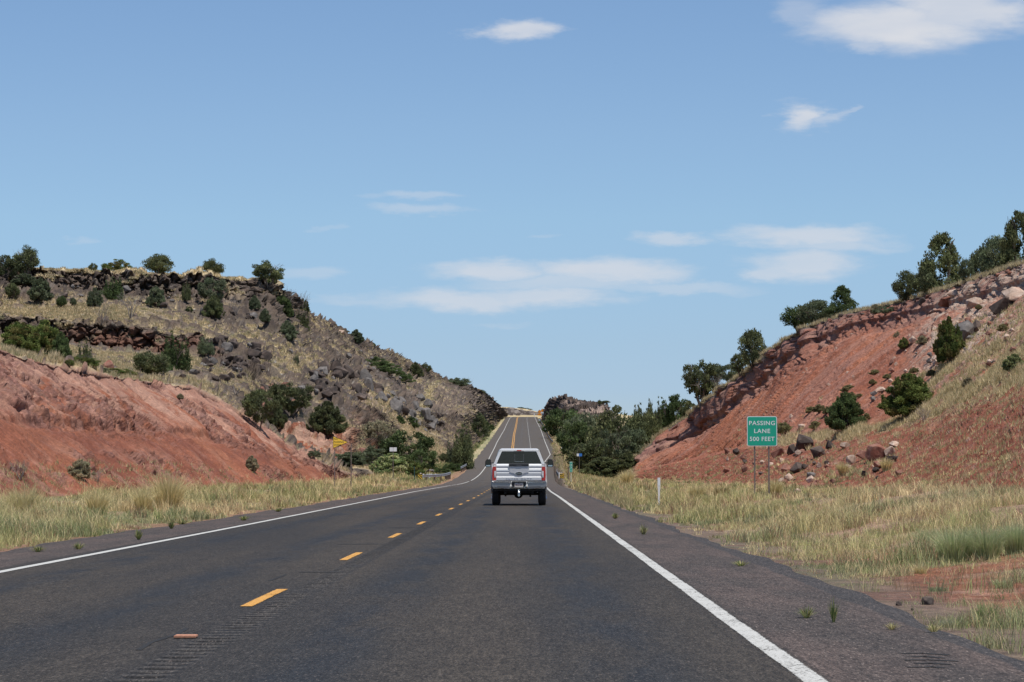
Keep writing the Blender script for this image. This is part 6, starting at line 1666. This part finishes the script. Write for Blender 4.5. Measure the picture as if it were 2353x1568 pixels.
wn_ = MB().add([(-wb, 2.192, z0), (wb, 2.192, z0), (wt, 2.192, z1 - .02), (wt - .03, 2.192, z1), (-wt + .03, 2.192, z1), (-wt, 2.192, z1 - .02),
                (-wb, 2.21, z0), (wb, 2.21, z0), (wt, 2.21, z1 - .02), (wt - .03, 2.21, z1), (-wt + .03, 2.21, z1), (-wt, 2.21, z1 - .02)],
               [(0, 1, 2, 3, 4, 5), (0, 6, 7, 1), (1, 7, 8, 2), (2, 8, 9, 3), (3, 9, 10, 4), (4, 10, 11, 5), (5, 11, 6, 0)]).build("rear_window", M_GLASS, T)
m = MB(); m.box(-.155, .165, 2.184, 2.191, 1.615, 1.627).box(-.168, -.156, 2.184, 2.191, 1.60, 1.90).box(.166, .178, 2.184, 2.191, 1.60, 1.90); m.build("sliding_pane_frame", M_FLARE, wn_)
MB().box(-.155, .165, 2.180, 2.1835, 1.618, 1.625).build("frame_glint_strip", M_CHROME, wn_)
MB().add([(-.80, 4.24, 2.06), (.80, 4.24, 2.06), (.88, 5.0, 1.56), (-.88, 5.0, 1.56)], [(0, 1, 2, 3)]).build("windshield", M_GLASS, T)
bl = MB().box(-.19, .19, 2.165, 2.195, 2.02, 2.062).build("brake_light", M_CLEAR, T, bevel=.004)
MB().box(-.085, .085, 2.160, 2.1645, 2.022, 2.060).build("red_lens", M_RED, bl)
for sx in (-1, 1): MB().add([(sx * .72, 2.19, 2.075), (sx * .70, 2.19, 2.02), (sx * .715, 2.19, 2.02), (sx * .738, 2.19, 2.075)], [(0, 1, 2, 3)]).build("roof_seam", M_TRIM, T)
# tailgate
tp = [(.125, .905), (.075, .93), (.07, 1.035), (.10, 1.068), (.085, 1.19), (.098, 1.225), (.085, 1.27), (.088, 1.33), (.115, 1.365), (.10, 1.44), (.105, 1.475), (.15, 1.525), (.19, 1.53), (.19, .905)]
tg = MB().prism_x(tp, -.828, .828).build("tailgate", M_PAINT, T, bevel=.006)
# dark reflection on the tailgate's centre, painted as a thin raised grey panel
m = MB(); m.prism_y([(-.40, 1.44), (-.34, 1.30), (-.36, 1.22), (-.20, 1.185), (.20, 1.185), (.36, 1.22), (.34, 1.30), (.40, 1.44)], .0735, .0838)
m.build("centre_reflection", simple("reflection_grey_paint", (.50, .50, .51), .32, 0, .03, 2, coat=.6), tg, bevel=.003)
MB().prism_x([(.05, 1.445), (.05, 1.52), (.09, 1.545), (.16, 1.545), (.16, 1.445)], -.365, .365).build("handle_trim", M_TRIM, tg, bevel=.006)
MB().box(-.10, .10, .042, .049, 1.465, 1.49).build("handle", M_FLARE, tg)
ov = [(.132 * math.cos(2 * math.pi * i / 32), 1.178 + .056 * math.sin(2 * math.pi * i / 32)) for i in range(32)]
ov2 = [(.155 * math.cos(2 * math.pi * i / 32), 1.175 + .074 * math.sin(2 * math.pi * i / 32)) for i in range(32)]
MB().prism_y(ov2, .069, .0734).build("emblem_surround", M_PAINT, tg); em = MB().prism_y(ov, .062, .0685).build("emblem", M_TRIM, tg)
text_mesh("lettering", ["Ford"], .085, M_CHROME, em, y=.061, z0=1.18, bold=0, sx=1.15)
text_mesh("lettering", ["S U P E R   D U T Y"], .062, simple("stamped_letters", (.40, .40, .41), .4, .2, .1, 20), tg, y=.068, z0=.985, bold=.01, sx=1.85)
# lamps
for sx in (-1, 1):
    pl = [(sx * .838, .92), (sx * .975, .92), (sx * .985, 1.10), (sx * .975, 1.36), (sx * .955, 1.43), (sx * .838, 1.43)]
    if sx < 0: pl = pl[::-1]
    L = MB().prism_y(pl, .06, .20).build("tail_light", M_RED, T, bevel=.008)
    xx = sorted((sx * .842, sx * .905)); MB().box(xx[0], xx[1], .052, .0595, 1.03, 1.27).build("reverse_lens", M_CLEAR, L, bevel=.003)
    xx = sorted((sx * .856, sx * .895)); MB().box(xx[0], xx[1], .0475, .0515, 1.045, 1.11).build("bulb_reflector", M_CHROME, L)
    fx = sorted((sx * 1.0105, sx * 1.035))
    a = [(1.28 + .60 * math.cos(t), .50 + .60 * math.sin(t)) for t in [math.radians(-8 + 14 * i) for i in range(15)]]
    b = [(1.28 + .53 * math.cos(t), .50 + .53 * math.sin(t)) for t in [math.radians(-8 + 14 * i) for i in range(15)]]
    q = MB(); nn = len(a)
    for i in range(nn - 1): q.prism_x([a[i], a[i + 1], b[i + 1], b[i]], *fx)
    q.build("wheel_arch", M_FLARE, T)
# bumper
def bump(sx):
    pl = [(sx * .30, .875), (sx * .99, .905), (sx * 1.02, .82), (sx * 1.00, .68), (sx * .80, .655), (sx * .38, .60), (sx * .31, .70), (sx * .22, .665), (sx * .225, .70)]
    pl = [(sx * .27, .87), (sx * .99, .905), (sx * 1.02, .82), (sx * .995, .69), (sx * .80, .665), (sx * .36, .61), (sx * .33, .72)]
    return pl if sx > 0 else pl[::-1]
bp = MB()
for sx in (-1, 1): bp.prism_y(bump(sx), -.06, .12)
bpo = bp.build("rear_bumper", M_BUMP, T, bevel=.015)
m = MB()
for sx in (-1, 1):
    m.tube([(sx * .99, -.068, .885), (sx * .90, -.072, .862), (sx * .30, -.072, .845), (sx * .215, -.072, .665)], [.016] * 4, 6)
m.tube([(-.215, -.072, .665), (.215, -.072, .665)], [.014] * 2, 6); m.build("bright_edge", M_CHROME, bpo)
MB().box(-.27, .27, -.01, .10, .66, .868).build("plate_recess", M_TRIM, bpo)
m = MB(); m.box(-.95, -.28, -.05, .13, .875, .898).box(.28, .95, -.05, .13, .875, .898).box(-.26, .26, -.05, .13, .871, .897); m.build("step_pad", M_TRIM, bpo)
for sx in (-1, 1):
    m = MB(); m.prism_y([(sx * .36 + q[0], q[1]) for q in ((0, .615), (sx * .42, .655), (sx * .44, .72), (sx * .02, .70))][::sx], -.068, -.0605); m.build("lower_valance", M_FLARE, bpo)
pt = MB().box(-.158, .158, -.022, -.012, .675, .828).build("licence_plate", M_PLATE, T)
text_mesh("lettering", ["BRLE 80A"], .078, M_PLTXT, pt, y=-.024, z0=.752, bold=.02, sx=.80); text_mesh("lettering", ["ARIZONA"], .026, M_PLTXT, pt, y=-.024, z0=.812, bold=0)
# running gear
def wheel(x, y):
    w = empty("wheel", (x, y, .415)); w.parent = T; prof = [(-.135, .24), (-.14, .33), (-.125, .395), (-.095, .413), (.095, .413), (.125, .395), (.14, .33), (.135, .24)]
    m = MB(); n = 36
    for k in range(n):
        a = 2 * math.pi * k / n; m.v += [(u, r * math.cos(a), r * math.sin(a)) for u, r in prof]
    q = len(prof)
    for k in range(n):
        for j in range(q): m.f.append((k * q + j, k * q + (j + 1) % q, ((k + 1) % n) * q + (j + 1) % q, ((k + 1) % n) * q + j))
    m.build("tyre", M_TYRE, w)
    m = MB(); m.tube([(-.12, 0, 0), (.12, 0, 0)], [.238, .238], 24)
    for i in range(6):
        a = math.pi / 3 * i; m.tube([(.12 * (1 if x > 0 else -1), .05 * math.cos(a), .05 * math.sin(a)), (.135 * (1 if x > 0 else -1), .21 * math.cos(a), .21 * math.sin(a))], [.03, .035], 6)
    m.build("rim", M_CHROME, w); return w
for y in (1.28, 5.20):
    for x in (-.862, .862): wheel(x, y)
m = MB(); m.tube([(-.72, 1.28, .42), (.72, 1.28, .42)], [.05, .05], 10); m.tube([(-.02, 1.08, .42), (-.02, 1.2, .42), (-.02, 1.36, .42), (-.02, 1.48, .42)], [.08, .17, .17, .08], 12)
m.tube([(-.50, 1.1, .33), (-.50, 1.1, .6)], [.035, .035], 6); m.tube([(.42, 1.1, .31), (.42, 1.1, .6)], [.035, .035], 6); m.build("rear_axle", M_UNDER, T)
m = MB(); m.box(-.55, -.45, .2, 5.8, .44, .615).box(.45, .55, .2, 5.8, .44, .615).box(-.44, .44, .3, .5, .46, .61).box(-.44, .44, 2.4, 3.6, .40, .60).box(-.90, -.60, 2.2, 3.7, .42, .615)
m.box(-.93, .93, .13, .6, .62 - .09, .617); m.box(-.70, .70, 5.3, 5.6, .36, .60); m.build("chassis", M_UNDER, T)
m = MB(); m.box(-.03, .03, -.16, .3, .47, .53).box(-.055, .055, -.05, .12, .44, .56); m.build("hitch_receiver", M_UNDER, T)
hb = MB(); hb.box(-.035, .035, -.20, -.162, .34, .60); hb.build("tow_hitch", M_CHROME, T, bevel=.006); hb2 = MB(); hb2.tube([(0, -.26, .42), (0, -.26, .46), (0, -.26, .47), (0, -.26, .51), (0, -.26, .53)], [.03, .016, .028, .026, .01], 12); hb2.build("hitch_ball", M_CHROME, T)
m = MB(); m.tube([(.60, 1.9, .50), (.75, .9, .55), (.93, .14, .535)], [.045] * 3, 12, caps=False); m.tube([(.93, .15, .535), (.935, .0, .53)], [.052, .052], 14, caps=False); m.build("exhaust_pipe", M_CHROME, T); MB().tube([(.93, .12, .535), (.93, .125, .535)], [.045, .045], 12).build("exhaust_opening", M_BLACK, T)
# tow mirrors
for sx in (-1, 1):
    mr_ = MB(); pl = [(sx * 1.08, 1.43), (sx * 1.27, 1.42), (sx * 1.305, 1.47), (sx * 1.30, 1.64), (sx * 1.24, 1.72), (sx * 1.12, 1.725), (sx * 1.08, 1.69)]
    if sx > 0: pl = pl
    else: pl = pl[::-1]
    h = MB().prism_y(pl, 3.90, 4.02).build("mirror", M_TRIM, T, bevel=.012)
    pl2 = [(sx * 1.10, 1.53), (sx * 1.275, 1.53), (sx * 1.27, 1.63), (sx * 1.23, 1.70), (sx * 1.12, 1.70)]
    MB().prism_y(pl2 if sx > 0 else pl2[::-1], 3.893, 3.899).build("mirror_glass", M_GLASS, h)
    pl3 = [(sx * 1.10, 1.445), (sx * 1.26, 1.445), (sx * 1.27, 1.50), (sx * 1.10, 1.50)]
    MB().prism_y(pl3 if sx > 0 else pl3[::-1], 3.892, 3.899).build("wide_angle_glass", simple("mirror_silver", (.35, .45, .6), .08, .9, .03, 4), h)
    m = MB(); m.tube([(sx * .96, 3.98, 1.58), (sx * 1.09, 3.96, 1.58)], [.022, .022], 8); m.tube([(sx * .96, 3.98, 1.46), (sx * 1.09, 3.96, 1.46)], [.022, .022], 8); m.build("mirror_arm", M_TRIM, h)
